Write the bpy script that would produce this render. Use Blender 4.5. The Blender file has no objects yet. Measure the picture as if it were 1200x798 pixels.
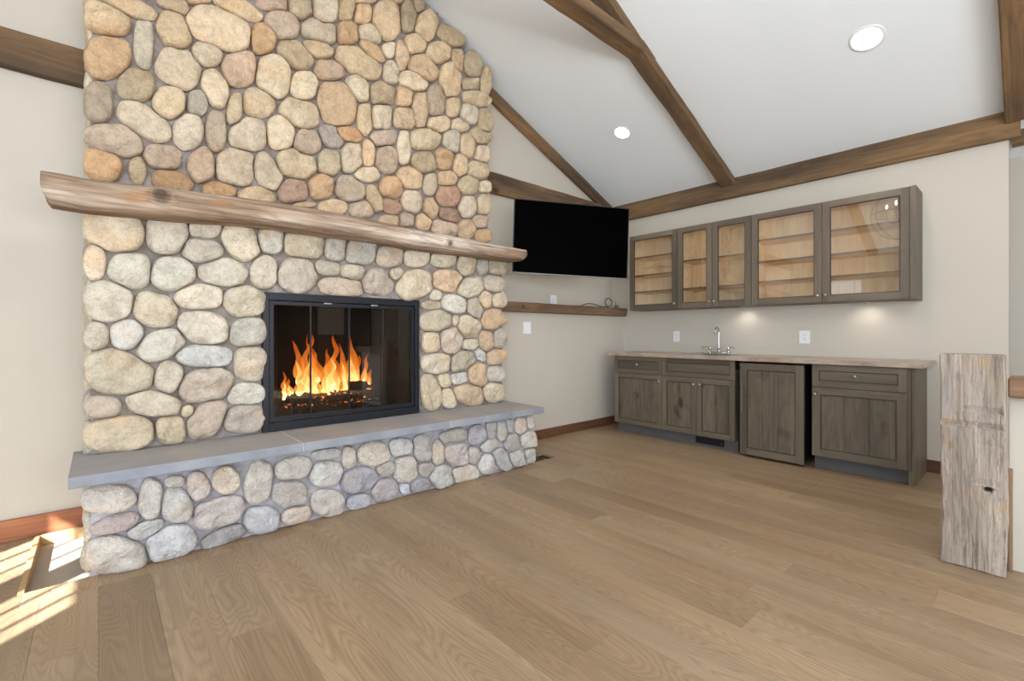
import bpy, bmesh, math, random
from mathutils import Vector, Matrix, noise
random.seed(7)
S = bpy.context.scene
C = S.collection
PI = math.pi
# ---------------------------------------------------------------- camera
F = 546.0; CX = 600.0; HY = 391.0; HC = 1.14
YAW = math.atan(614/546.)
cam = bpy.data.cameras.new('camera'); co = bpy.data.objects.new('camera', cam); C.objects.link(co)
co.location = (0, 0, HC); co.rotation_euler = (PI/2, 0, YAW-PI/2)
cam.sensor_width = 36; cam.lens = F/1200*36; cam.shift_y = -8/1200.; cam.clip_start = .05
S.camera = co
S.view_settings.view_transform = 'Standard'; S.view_settings.look = 'None'
S.view_settings.gamma = 1; S.view_settings.use_curve_mapping = False
S.view_settings.exposure = 0.0
# ---------------------------------------------------------------- world, sun, added fill lamps
w = bpy.data.worlds.new('world'); S.world = w; w.use_nodes = True
bg = w.node_tree.nodes['Background']; bg.inputs[0].default_value = (.80, .90, 1, 1); bg.inputs[1].default_value = 1.6
def sun(d, e):
    l = bpy.data.lights.new('sun', 'SUN'); l.energy = e; l.angle = .009; l.color = (.96, .98, 1)
    o = bpy.data.objects.new('sun', l); C.objects.link(o); o.rotation_euler = Vector(d).to_track_quat('-Z', 'Y').to_euler()
sun((.72, .64, -.70), 28)
def area(name, loc, d, sx, sy, e, col=(1, 1, 1)):
    l = bpy.data.lights.new(name, 'AREA'); l.shape = 'RECTANGLE'; l.size = sx; l.size_y = sy; l.energy = e; l.color = col
    o = bpy.data.objects.new(name, l); C.objects.link(o); o.location = loc
    o.rotation_euler = Vector(d).to_track_quat('-Z', 'Y').to_euler(); return o
area('fill_south', (.1, -3.9, 1.6), (0, 1, .75), 4.6, 2.2, 300, (.93, .96, 1))  # area lamp added inside the south wall, tilted up to brighten the ceiling
area('fill_west', (-2.25, -.6, 1.6), (1, .45, .35), 3.4, 1.8, 165, (.66, .85, 1))  # bluish area lamp added inside the west wall to cool and brighten the left
# ---------------------------------------------------------------- helpers
def tag(o, label=None, cat=None, group=None, kind=None):
    if label: o['label'] = label
    if cat: o['category'] = cat
    if group: o['group'] = group
    if kind: o['kind'] = kind
    return o
def empty(name, loc, label=None, cat=None, group=None, kind=None):
    o = bpy.data.objects.new(name, None); C.objects.link(o); o.location = loc; o.empty_display_size = .1
    return tag(o, label, cat, group, kind)
class MB:
    def __init__(s): s.v = []; s.f = []; s.sm = []
    def add(s, vs, fs, smooth=False):
        b = len(s.v); s.v += [tuple(v) for v in vs]; s.f += [tuple(b+i for i in f) for f in fs]; s.sm += [smooth]*len(fs)
    def box(s, x0, x1, y0, y1, z0, z1, bv=0.0):
        if x0 > x1: x0, x1 = x1, x0
        if y0 > y1: y0, y1 = y1, y0
        if z0 > z1: z0, z1 = z1, z0
        if bv <= 0:
            s.add([(x, y, z) for x in (x0, x1) for y in (y0, y1) for z in (z0, z1)],
                  [(0, 1, 3, 2), (4, 6, 7, 5), (0, 4, 5, 1), (2, 3, 7, 6), (0, 2, 6, 4), (1, 5, 7, 3)]); return s
        bm = bmesh.new(); bmesh.ops.create_cube(bm, size=1)
        for v in bm.verts: v.co = Vector(((x0+x1)/2+v.co.x*(x1-x0), (y0+y1)/2+v.co.y*(y1-y0), (z0+z1)/2+v.co.z*(z1-z0)))
        bmesh.ops.bevel(bm, geom=bm.edges[:]+bm.verts[:], offset=min(bv, .45*min(x1-x0, y1-y0, z1-z0)), segments=2, affect='EDGES', profile=.5)
        s.bm(bm); bm.free(); return s
    def bm(s, bm, M=None, smooth=False):
        bm.verts.index_update(); s.add([(M @ v.co if M else v.co) for v in bm.verts], [[v.index for v in f.verts] for f in bm.faces], smooth)
    def lathe(s, c, axis, prof, n=20, smooth=True):
        # prof = [(r, h)] along axis from c
        q = Vector((0, 0, 1)).rotation_difference(Vector(axis).normalized()); vs = []; fs = []; c = Vector(c)
        for r, h in prof:
            for k in range(n):
                a = 2*PI*k/n; vs.append(c + q @ Vector((r*math.cos(a), r*math.sin(a), h)))
        m = len(prof)
        for i in range(m-1):
            for k in range(n):
                fs.append((i*n+k, i*n+(k+1) % n, (i+1)*n+(k+1) % n, (i+1)*n+k))
        fs.append(tuple(range(n))[::-1]); fs.append(tuple((m-1)*n+k for k in range(n)))
        s.add(vs, fs, smooth); return s
    def tube(s, pts, r, n=10, smooth=True):
        pts = [Vector(p) for p in pts]; rs = r if isinstance(r, (list, tuple)) else [r]*len(pts)
        vs = []; fs = []; up = Vector((.13, .27, .95)).normalized()
        for i, p in enumerate(pts):
            d = (pts[min(i+1, len(pts)-1)]-pts[max(i-1, 0)]).normalized()
            a = d.cross(up)
            if a.length < .05: a = d.cross(Vector((1, 0, 0)))
            a.normalize(); b = d.cross(a).normalized()
            for k in range(n):
                t = 2*PI*k/n; vs.append(p+(a*math.cos(t)+b*math.sin(t))*rs[i])
        for i in range(len(pts)-1):
            for k in range(n): fs.append((i*n+k, i*n+(k+1) % n, (i+1)*n+(k+1) % n, (i+1)*n+k))
        fs.append(tuple(range(n))[::-1]); fs.append(tuple((len(pts)-1)*n+k for k in range(n)))
        s.add(vs, fs, smooth); return s
    def build(s, name, mat, parent=None, org=None, label=None, cat=None, group=None, kind=None, cols=None):
        if org is None: org = tree_loc(parent) if parent else (0, 0, 0)
        me = bpy.data.meshes.new(name)
        me.from_pydata([(v[0]-org[0], v[1]-org[1], v[2]-org[2]) for v in s.v], [], s.f)
        me.polygons.foreach_set('use_smooth', s.sm)
        bm = bmesh.new(); bm.from_mesh(me); bmesh.ops.recalc_face_normals(bm, faces=bm.faces); bm.to_mesh(me); bm.free()
        if isinstance(mat, (list, tuple)):
            for m_ in mat: me.materials.append(m_)
        else: me.materials.append(mat)
        o = bpy.data.objects.new(name, me); C.objects.link(o)
        if parent: o.parent = parent
        else: o.location = org
        return tag(o, label, cat, group, kind)
def tree_loc(o):
    l = Vector((0, 0, 0))
    while o: l += o.location; o = o.parent
    return tuple(l)
def P(px, py, Y):
    d = (px-CX)/F; f = (math.cos(YAW), math.sin(YAW)); r = (math.sin(YAW), -math.cos(YAW))
    rx, ry, rz = f[0]+d*r[0], f[1]+d*r[1], (HY-py)/F
    t = Y/ry; return Vector((rx*t, Y, HC+rz*t))
def srgb(r, g, b):
    f = lambda c: (c/255/12.92 if c/255 <= .04045 else ((c/255+.055)/1.055)**2.4)
    return (f(r), f(g), f(b), 1)
# ---------------------------------------------------------------- materials
def newmat(name):
    m = bpy.data.materials.new(name); m.use_nodes = True; nt = m.node_tree; return m, nt, nt.nodes['Principled BSDF']
class N:
    def __init__(s, nt): s.nt = nt
    def n(s, t, ins=None, **kw):
        nd = s.nt.nodes.new(t)
        for k, v in kw.items(): setattr(nd, k, v)
        for k, v in (ins or {}).items():
            if hasattr(v, 'node'): s.nt.links.new(v, nd.inputs[k])
            else: nd.inputs[k].default_value = v
        return nd
    def math(s, op, a, b=0.0, c=0.0): return s.n('ShaderNodeMath', {0: a, 1: b, 2: c}, operation=op).outputs[0]
    def vmath(s, op, a, b): return s.n('ShaderNodeVectorMath', {0: a, 1: b}, operation=op).outputs[0]
    def noise(s, v, scale, detail=3, rough=.55, dist=0.0): return s.n('ShaderNodeTexNoise', {'Vector': v, 'Scale': scale, 'Detail': detail, 'Roughness': rough, 'Distortion': dist}).outputs[0]
    def ramp(s, f, stops):
        r = s.n('ShaderNodeValToRGB', {0: f}); e = r.color_ramp.elements
        while len(e) < len(stops): e.new(.5)
        for i, (p, c) in enumerate(stops):
            e[i].position = p; e[i].color = c if len(c) == 4 else (*c, 1)
        return r.outputs[0]
    def mix(s, f, a, b, bt='MIX'):
        m = s.n('ShaderNodeMix', data_type='RGBA', blend_type=bt)
        for k, v in ((0, f), (6, a), (7, b)):
            if hasattr(v, 'node'): s.nt.links.new(v, m.inputs[k])
            else: m.inputs[k].default_value = v
        return m.outputs[2]
    def maprange(s, v, a, b, c, d): return s.n('ShaderNodeMapRange', {0: v, 1: a, 2: b, 3: c, 4: d}).outputs[0]
    def bump(s, h, st, dist): return s.n('ShaderNodeBump', {'Height': h, 'Strength': st, 'Distance': dist}).outputs[0]
def plain(name, col, rough=.5, metal=0.0, spec=.5, nz=0.0):
    m, nt, b = newmat(name); g = N(nt)
    tc = nt.nodes.new('ShaderNodeTexCoord').outputs['Object']
    nn = g.noise(tc, 14, 3)
    nt.links.new(g.mix(nn, tuple(c*(1-nz) for c in col[:3])+(1,), tuple(min(1, c*(1+nz)) for c in col[:3])+(1,)), b.inputs['Base Color'])
    b.inputs['Roughness'].default_value = rough; b.inputs['Metallic'].default_value = metal; b.inputs['Specular IOR Level'].default_value = spec
    return m
def wood(name, cols, axis='X', s=1.0, rough=.6, ring=.35, fine=.35, bump=.3, knots=(), spot=0.0, spotcol=None, ss=2.6, attr=None, ringn=9, rnd=True, spec=.4, fs=60, rp=2.2, vk=0.0, vks=3.0, vkt=.6):
    m, nt, b = newmat(name); g = N(nt)
    tc = nt.nodes.new('ShaderNodeTexCoord').outputs['Object']
    st = {'X': (.13, 1, 1), 'Y': (1, .13, 1), 'Z': (1, 1, .13)}[axis]
    v0 = tc
    if attr: v0 = g.vmath('ADD', tc, g.n('ShaderNodeAttribute', attribute_name=attr).outputs['Vector'])
    elif rnd:
        r = nt.nodes.new('ShaderNodeObjectInfo').outputs['Random']
        v0 = g.vmath('ADD', tc, g.n('ShaderNodeCombineXYZ', {0: g.math('MULTIPLY', r, 31.), 1: g.math('MULTIPLY', r, 17.), 2: g.math('MULTIPLY', r, 47.)}).outputs[0])
    v = g.vmath('MULTIPLY', v0, st)
    n1 = g.noise(v, 4*s, 2, .5, .3)
    kn = None
    if knots:
        for (kx, ky, kz, kr) in knots:
            d = g.n('ShaderNodeVectorMath', {0: g.vmath('SUBTRACT', tc, (kx, ky, kz)), 1: (0, 0, 0)}, operation='LENGTH').outputs[1]
            k = g.math('EXPONENT', g.math('MULTIPLY', g.math('POWER', g.math('DIVIDE', d, kr), 2.0), -1.0))
            kn = k if kn is None else g.math('ADD', kn, k)
        n1 = g.math('ADD', n1, g.math('MULTIPLY', kn, .35))
    if vk > 0:
        vo = g.n('ShaderNodeTexVoronoi', {'Vector': g.vmath('MULTIPLY', v0, tuple(.55 if q < 1 else 1 for q in st)), 'Scale': vks})
        msk = g.math('GREATER_THAN', g.n('ShaderNodeSeparateColor', {0: vo.outputs['Color']}).outputs[0], vkt)
        dd = g.math('ADD', vo.outputs['Distance'], g.math('MULTIPLY', g.math('SUBTRACT', g.noise(v0, 14*s, 2), .5), .10))
        k = g.math('MULTIPLY', g.math('EXPONENT', g.math('MULTIPLY', g.math('POWER', g.math('DIVIDE', dd, vk), 2.0), -1.0)), msk)
        kn = k if kn is None else g.math('ADD', kn, k)
        n1 = g.math('ADD', n1, g.math('MULTIPLY', k, .35))
    rg = g.math('PINGPONG', g.math('MULTIPLY', n1, float(ringn)*2), 1.0)
    fst = tuple(.02 if q < 1 else 1 for q in st)
    fn = g.noise(g.vmath('MULTIPLY', v0, fst), fs*s, 4, .65)
    lo = g.noise(v, 1.7*s, 3, .6)
    col = g.ramp(lo, [(.32, cols[0]), (.5, cols[1]), (.68, cols[2])])
    dark = tuple(c*.45 for c in cols[0][:3])+(1,)
    col = g.mix(g.math('MULTIPLY', g.math('POWER', rg, rp), ring), col, dark)
    col = g.mix(g.math('MULTIPLY', g.maprange(fn, .45, .75, 0, 1), fine), col, dark)
    if spot > 0:
        sp = g.noise(g.vmath('MULTIPLY', v0, tuple(.5 if q < 1 else 1 for q in st)), ss*s, 2, .5)
        col = g.mix(g.maprange(sp, .60, .74, 0, spot), col, spotcol or dark)
    if kn is not None:
        col = g.mix(g.maprange(kn, .25, .8, 0, .85), col, tuple(c*.35 for c in cols[0][:3])+(1,))
    if attr:
        a2 = g.n('ShaderNodeAttribute', attribute_name='tint').outputs['Color']
        col = g.mix(1.0, col, a2, 'MULTIPLY')
    nt.links.new(col, b.inputs['Base Color'])
    nt.links.new(g.bump(g.math('ADD', g.math('MULTIPLY', rg, -.4), g.math('MULTIPLY', fn, -1.0)), bump, .003), b.inputs['Normal'])
    b.inputs['Roughness'].default_value = rough; b.inputs['Specular IOR Level'].default_value = spec
    return m
def wallmat(name, col):
    m, nt, b = newmat(name); g = N(nt)
    tc = nt.nodes.new('ShaderNodeTexCoord').outputs['Object']
    n1 = g.noise(tc, 1.3, 3); n2 = g.noise(tc, 160, 3)
    nt.links.new(g.mix(n1, tuple(c*.965 for c in col[:3])+(1,), col), b.inputs['Base Color'])
    nt.links.new(g.bump(n2, .10, .001), b.inputs['Normal'])
    b.inputs['Roughness'].default_value = .85; b.inputs['Specular IOR Level'].default_value = .2
    return m
M = {}
M['wall'] = wallmat('painted_wall', srgb(202, 194, 182))
M['ceil'] = wallmat('painted_ceiling', srgb(241, 245, 248))
M['beam'] = wood('rough_sawn_beam', [srgb(84, 68, 54), srgb(124, 98, 70), srgb(158, 122, 82)], 'X', 2.4, .85, .25, .55, 1.0, spot=.7, spotcol=srgb(122, 88, 56), ringn=7, fs=30, ss=3.6, vk=.10, vks=2.6, vkt=.7)
M['mantel'] = wood('weathered_log', [srgb(116, 90, 68), srgb(174, 148, 126), srgb(224, 208, 192)], 'X', 3.4, .8, .34, .95, 1.0, fs=18, knots=[(.45, -.03, .055, .05), (2.275, -.03, .03, .035)], spot=.5, spotcol=srgb(168, 118, 72), ringn=6, rnd=False)
M['shelf'] = wood('old_shelf_wood', [srgb(98, 78, 58), srgb(124, 100, 76), srgb(146, 120, 92)], 'X', 2.2, .8, .25, .6, .9, fs=30, knots=[(.42, -.0, .06, .022)], spot=.5, spotcol=srgb(140, 100, 62), ringn=5, rnd=False)
def postmat():
    m = wood('weathered_post', [srgb(138, 124, 112), srgb(176, 161, 148), srgb(204, 190, 178)], 'Z', 2.6, .9, .2, .6, 1.0, spot=.6, ss=4.5, spotcol=srgb(186, 150, 106), ringn=10, fs=40, rnd=False, knots=[(-.052, -.05, .402, .014)])
    nt = m.node_tree; g = N(nt); b = nt.nodes['Principled BSDF']; src = b.inputs['Base Color'].links[0].from_socket
    tc = nt.nodes.new('ShaderNodeTexCoord').outputs['Object']
    n = g.noise(g.vmath('MULTIPLY', tc, (1, 1, .07)), 60, 3, .7, .8); n2 = g.noise(g.vmath('MULTIPLY', tc, (1, 1, .45)), 45, 4, .7); n3 = g.noise(g.vmath('MULTIPLY', tc, (1, 1, .3)), 9, 3, .6)
    c = g.mix(g.maprange(n, .56, .68, 0, .6), src, srgb(92, 80, 70)); c = g.mix(g.maprange(n2, .55, .72, 0, .55), c, srgb(104, 94, 84)); c = g.mix(g.maprange(n3, .5, .7, 0, .45), c, srgb(150, 150, 152))
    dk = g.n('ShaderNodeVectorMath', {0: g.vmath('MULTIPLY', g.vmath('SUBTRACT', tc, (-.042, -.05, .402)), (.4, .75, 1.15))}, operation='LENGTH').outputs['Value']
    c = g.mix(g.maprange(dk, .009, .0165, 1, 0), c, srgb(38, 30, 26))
    nt.links.new(c, b.inputs['Base Color'])
    nt.links.new(g.bump(g.math('SUBTRACT', g.math('MULTIPLY', n2, -.6), n), 1.0, .008), b.inputs['Normal']); return m
M['post'] = postmat()
CAB = [srgb(88, 78, 66), srgb(108, 97, 83), srgb(126, 114, 98)]
M['cabV'] = wood('stained_cabinet_upright', CAB, 'Z', 1.5, .5, .16, .3, .3, ringn=6)
M['cabH'] = wood('stained_cabinet_level', CAB, 'Y', 1.5, .5, .16, .3, .3, ringn=6)
M['cabP'] = wood('stained_cabinet_panel', CAB, 'Z', 1.6, .5, .28, .45, .3, spot=.75, spotcol=srgb(64, 52, 42), ringn=9, ss=5.5, vk=.17, vks=4.5, vkt=.5)
M['toe'] = plain('toe_kick_paint', srgb(92, 90, 92), .6, nz=.1)
M['cabin'] = wood('cabinet_maple_lining', [srgb(232, 196, 150), srgb(246, 216, 174), srgb(252, 232, 200)], 'Z', 2.2, .6, .12, .2, .1, spot=.35, spotcol=srgb(190, 145, 105), ringn=5)
M['shelfedge'] = plain('shelf_edge_brown', srgb(112, 84, 62), .5, nz=.15)
M['base_dark'] = wood('dark_baseboard', [srgb(84, 54, 38), srgb(104, 68, 48), srgb(120, 82, 58)], 'X', 2, .5, .3, .4, .3)
M['base_red'] = wood('reddish_baseboard', [srgb(150, 92, 62), srgb(184, 118, 80), srgb(208, 148, 108)], 'X', 2, .45, .4, .4, .4, ringn=12)
M['floor'] = wood('oak_floor_planks', [srgb(145, 119, 92), srgb(164, 138, 109), srgb(180, 154, 125)], 'Y', 1.15, .40, .34, .30, .12, attr='off', ringn=46, spot=.16, vk=.035, vks=2.2, vkt=.8, spotcol=srgb(130, 108, 86), spec=.45, fs=60, rp=1.6)
M['rawwood'] = wood('raw_floor_edge', [srgb(176, 140, 96), srgb(200, 166, 120), srgb(218, 188, 144)], 'Y', 3, .7, .2, .3, .3)
M['subfloor'] = plain('plywood_subfloor', srgb(178, 164, 150), .8, nz=.12)
M['dirt'] = plain('dark_debris', srgb(96, 78, 58), .95, nz=.5)
M['black'] = plain('black_steel', srgb(44, 46, 52), .42, .6)
M['slate'] = None
M['chrome'] = plain('brushed_nickel', srgb(196, 192, 186), .28, 1.0)
M['chromedk'] = plain('polished_chrome', srgb(205, 205, 208), .12, 1.0)
M['white'] = plain('white_plastic', srgb(236, 236, 238), .4)
M['slotdark'] = plain('dark_slot', srgb(60, 60, 62), .6)
M['blackpl'] = plain('black_plastic', srgb(18, 18, 20), .45)
M['silver'] = plain('silver_bezel', srgb(128, 126, 124), .5, .3)
M['frame_w'] = plain('white_window_frame', srgb(235, 235, 232), .5)
M['brick'] = None
def emit(name, col, st):
    m = bpy.data.materials.new(name); m.use_nodes = True; nt = m.node_tree; nt.nodes.clear(); g = N(nt)
    e = g.n('ShaderNodeEmission', {0: col, 1: st}); o = g.n('ShaderNodeOutputMaterial', {0: e.outputs[0]}); return m
M['lamp'] = emit('lamp_lens', (1, .97, .92, 1), 9)
M['bulb'] = emit('bulb_glow', (1, .82, .55, 1), 30)
def glass(name, tint, refl=1.0, rough=0.0):
    m = bpy.data.materials.new(name); m.use_nodes = True; nt = m.node_tree; nt.nodes.clear(); g = N(nt)
    t = g.n('ShaderNodeBsdfTransparent', {0: tint}); gl = g.n('ShaderNodeBsdfGlossy', {0: (1, 1, 1, 1), 'Roughness': rough})
    ge = nt.nodes.new('ShaderNodeNewGeometry'); dt = g.math('ABSOLUTE', g.n('ShaderNodeVectorMath', {0: ge.outputs['Incoming'], 1: ge.outputs['Normal']}, operation='DOT_PRODUCT').outputs['Value'])
    fr = g.math('ADD', .04, g.math('MULTIPLY', g.math('POWER', g.math('SUBTRACT', 1.0, dt), 5.0), .96)); mx = g.n('ShaderNodeMixShader', {0: g.math('MINIMUM', 1.0, g.math('MULTIPLY', fr, refl)), 1: t.outputs[0], 2: gl.outputs[0]})
    g.n('ShaderNodeOutputMaterial', {0: mx.outputs[0]}); return m
M['glass'] = glass('clear_glass', (.985, .99, .985, 1), 2.2)
M['winglass'] = glass('window_glass', (.97, .98, .98, 1), .8)
M['fireglass'] = glass('smoked_fire_glass', (.80, .79, .77, 1), 1.0)
m, nt, b = newmat('tv_screen'); b.inputs['Base Color'].default_value = (.0004, .0004, .0005, 1); b.inputs['Roughness'].default_value = .3; b.inputs['Specular IOR Level'].default_value = .012; M['screen'] = m
# hearth slab stone; bluish daylight on the edges is put into the colour
m, nt, b = newmat('slab_stone_daylit_edge'); g = N(nt); tc = nt.nodes.new('ShaderNodeTexCoord').outputs['Object']
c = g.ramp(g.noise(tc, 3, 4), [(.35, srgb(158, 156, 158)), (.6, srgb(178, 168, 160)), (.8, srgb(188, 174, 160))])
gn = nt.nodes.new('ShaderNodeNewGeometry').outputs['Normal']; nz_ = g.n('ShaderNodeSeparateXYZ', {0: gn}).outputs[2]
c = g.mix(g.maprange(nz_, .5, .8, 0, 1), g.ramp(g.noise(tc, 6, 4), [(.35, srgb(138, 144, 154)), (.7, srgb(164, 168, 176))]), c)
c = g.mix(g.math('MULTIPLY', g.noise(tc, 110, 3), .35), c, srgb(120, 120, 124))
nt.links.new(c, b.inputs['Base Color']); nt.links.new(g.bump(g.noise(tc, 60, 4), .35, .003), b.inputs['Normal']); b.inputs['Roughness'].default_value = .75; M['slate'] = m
M['joint'] = plain('slab_mortar_joint', srgb(200, 196, 190), .9)
# countertop
m, nt, b = newmat('speckled_counter'); g = N(nt); tc = nt.nodes.new('ShaderNodeTexCoord').outputs['Object']
c = g.ramp(g.noise(g.vmath('MULTIPLY', tc, (1, .5, 1)), 9, 5, .65), [(.3, srgb(142, 122, 106)), (.5, srgb(172, 152, 136)), (.72, srgb(196, 178, 162))])
nt.links.new(c, b.inputs['Base Color']); b.inputs['Roughness'].default_value = .3; M['counter'] = m
# mortar
def mortarmat(name, cs):
    m, nt, b = newmat(name); g = N(nt); tc = nt.nodes.new('ShaderNodeTexCoord').outputs['Object']
    c = g.ramp(g.noise(tc, 9, 5, .7), [(.35, cs[0]), (.5, cs[1]), (.68, cs[2])])
    nt.links.new(c, b.inputs['Base Color']); nt.links.new(g.bump(g.noise(tc, 45, 4, .7), .9, .010), b.inputs['Normal']); b.inputs['Roughness'].default_value = .95; return m
M['mortar'] = mortarmat('mortar', [srgb(124, 112, 104), srgb(150, 140, 134), srgb(176, 168, 164)])
M['mortar_pale'] = mortarmat('pale_mortar', [srgb(148, 144, 150), srgb(174, 170, 178), srgb(198, 194, 200)])
# stone (colour of each stone in vertex attribute)
m, nt, b = newmat('fieldstone'); g = N(nt); tc = nt.nodes.new('ShaderNodeTexCoord').outputs['Object']
a = g.n('ShaderNodeAttribute', attribute_name='stone').outputs['Color']
of = g.n('ShaderNodeAttribute', attribute_name='off').outputs['Vector']
v = g.vmath('ADD', tc, of)
n1 = g.noise(v, 13, 5, .65); n2 = g.noise(v, 95, 4, .75); n3 = g.noise(v, 24, 3, .6, .6); n4 = g.noise(v, 6, 2, .5)
c = g.mix(1.0, a, g.ramp(n1, [(.3, (.74, .71, .68)), (.5, (1, 1, 1)), (.72, (1.16, 1.15, 1.12))]), 'MULTIPLY')
c = g.mix(g.maprange(n4, .56, .72, 0, .45), c, g.mix(1.0, a, (1.02, .80, .58, 1), 'MULTIPLY'))
c = g.mix(g.maprange(g.noise(v, 42, 4, .7), .53, .70, 0, .42), c, g.mix(1.0, a, (.62, .58, .54, 1), 'MULTIPLY'))
c = g.mix(g.maprange(n3, .55, .68, 0, .42), c, g.mix(1.0, a, (.66, .62, .58, 1), 'MULTIPLY'))
c = g.mix(g.maprange(n2, .52, .70, 0, .6), c, g.mix(1.0, a, (.55, .52, .50, 1), 'MULTIPLY'))
c = g.mix(g.maprange(n2, .46, .30, 0, .35), c, g.mix(1.0, a, (1.25, 1.25, 1.25, 1), 'MULTIPLY'))
nt.links.new(c, b.inputs['Base Color'])
nt.links.new(g.bump(g.math('ADD', g.math('MULTIPLY', n2, .35), n3), 1.0, .02), b.inputs['Normal']); b.inputs['Roughness'].default_value = .85; b.inputs['Specular IOR Level'].default_value = .25; M['stone'] = m
# firebrick
m, nt, b = newmat('soot_firebrick'); g = N(nt); tc = nt.nodes.new('ShaderNodeTexCoord').outputs['Object']
br = g.n('ShaderNodeTexBrick', {'Vector': g.vmath('MULTIPLY', tc, (1, 1, 1)), 'Color1': srgb(40, 34, 30), 'Color2': srgb(28, 24, 22), 'Mortar': srgb(18, 16, 15), 'Scale': 4.5, 'Mortar Size': .02})
nt.links.new(br.outputs[0], b.inputs['Base Color']); b.inputs['Roughness'].default_value = .95; M['brick'] = m
M['log'] = wood('charred_log', [srgb(30, 22, 18), srgb(52, 38, 30), srgb(78, 58, 46)], 'X', 6, .95, .3, .6, 1.0)
# ember + flame
m = bpy.data.materials.new('ember'); m.use_nodes = True; nt = m.node_tree; nt.nodes.clear(); g = N(nt); tc = nt.nodes.new('ShaderNodeTexCoord').outputs['Object']
e = g.n('ShaderNodeEmission', {0: (1, .22, .04, 1), 1: g.maprange(g.noise(tc, 40, 3), .52, .75, 0, 6)}); d = g.n('ShaderNodeBsdfDiffuse', {0: (.02, .015, .012, 1)})
ad = g.n('ShaderNodeAddShader', {0: e.outputs[0], 1: d.outputs[0]}); g.n('ShaderNodeOutputMaterial', {0: ad.outputs[0]}); M['ember'] = m
def flamemat(name, c0, c1, s0, s1, a0, a1):
    m = bpy.data.materials.new(name); m.use_nodes = True; nt = m.node_tree; nt.nodes.clear(); g = N(nt)
    h = g.n('ShaderNodeAttribute', attribute_name='h').outputs['Fac']
    tc = nt.nodes.new('ShaderNodeTexCoord').outputs['Object']
    nz = g.noise(g.vmath('MULTIPLY', tc, (1, 1, .3)), 34, 3)
    hh = g.math('ADD', h, g.math('MULTIPLY', g.math('SUBTRACT', nz, .5), .8))
    e = g.n('ShaderNodeEmission', {0: g.ramp(hh, [(0.05, c0), (.9, c1)]), 1: g.maprange(hh, 0, 1, s0, s1)})
    t = g.n('ShaderNodeBsdfTransparent'); mx = g.n('ShaderNodeMixShader', {0: g.maprange(hh, .1, 1, a0, a1), 1: t.outputs[0], 2: e.outputs[0]})
    g.n('ShaderNodeOutputMaterial', {0: mx.outputs[0]}); return m
M['flame_out'] = flamemat('flame_orange', (1, .42, .07, 1), (1, .16, .01, 1), 2.4, 1.3, .55, .25)
M['flame_in'] = flamemat('flame_yellow', (1, .80, .38, 1), (1, .50, .10, 1), 4.5, 1.8, 1.0, .45)
# ================================================================ ROOM SHELL
XB, YA, XW, YS = 5.134, 3.76, -2.33, -4.0
RIDX = 1.40
def ceilz(x): return 2.813+.418*(5.063-x) if x > RIDX else 2.813+.418*(5.063-RIDX)-.418*(RIDX-x)
def struct(mb, name, mat): return mb.build(name, mat, kind='structure')
def gable(name, y0, y1, x0, x1, zb=-.12):
    n = 24; mb = MB(); xs = sorted([x0+(x1-x0)*i/n for i in range(n+1)]+([RIDX] if x0 < RIDX < x1 else []))
    for i in range(len(xs)-1):
        a, b_ = xs[i], xs[i+1]
        vs = [(a, y0, zb), (b_, y0, zb), (b_, y0, ceilz(b_)), (a, y0, ceilz(a)), (a, y1, zb), (b_, y1, zb), (b_, y1, ceilz(b_)), (a, y1, ceilz(a))]
        mb.add(vs, [(0, 1, 2, 3), (4, 7, 6, 5), (3, 2, 6, 7), (0, 4, 5, 1)])
    return struct(mb, name, M['wall'])
gable('wall_north', YA, YA+.12, XW-.1, 5.9)
gable('wall_south', YS-.12, YS, 2.6, 5.9)
pn = MB()
for (u0, u1, z0, z1) in ((2.6, 3.64, 0, 2.9), (4.25, 4.90, 0, 2.9), (3.64, 4.25, 0, 1.12), (3.64, 4.25, 1.78, 2.9), (4.90, 5.62, 1.74, 2.9)): pn.box(u0, u1, YS, YS+.03, z0, z1)
for z in (.62, .70): pn.box(4.90, 5.62, YS+.05, YS+.08, z, z+.03)
for k in range(6): pn.box(4.95+k*.11, 4.965+k*.11, YS+.05, YS+.065, 0, .7)
struct(pn, 'reflection_panels', wood('dark_reflection_panels', [srgb(40, 28, 20), srgb(54, 38, 28), srgb(66, 48, 36)], 'Z', 2))  # unseen panels and bars added to shape the reflections in the fireplace glass
# lower wall below the ledge
struct(MB().box(2.80, XB, 3.57, YA-.002, -.03, 1.362), 'wall_north_lower', M['wall'])
# east wall with its end
struct(MB().box(XB, XB+.12, .137, YA, -.03, 2.79), 'wall_east', M['wall'])
# landing beyond the east wall
struct(MB().box(5.62, 5.74, -4, YA, -.03, 2.9), 'wall_hall', M['wall'])
struct(MB().box(3.30, 3.42, -.88, .085, 0, .835), 'wall_stair', M['wall'])
# ceiling slopes
mb = MB()
def slope(mb, xa, xb, y0, y1):
    mb.add([(xa, y0, ceilz(xa)), (xb, y0, ceilz(xb)), (xb, y1, ceilz(xb)), (xa, y1, ceilz(xa)),
            (xa, y0, ceilz(xa)+.1), (xb, y0, ceilz(xb)+.1), (xb, y1, ceilz(xb)+.1), (xa, y1, ceilz(xa)+.1)],
           [(0, 1, 2, 3), (4, 7, 6, 5), (0, 4, 5, 1), (2, 6, 7, 3), (0, 3, 7, 4), (1, 5, 6, 2)])
slope(mb, RIDX, 5.85, YS-.1, YA+.1); struct(mb, 'ceiling', M['ceil'])
mb = MB(); slope(mb, XW-.1, RIDX, YS-.1, YA+.1); struct(mb, 'ceiling_west', M['ceil'])
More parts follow.
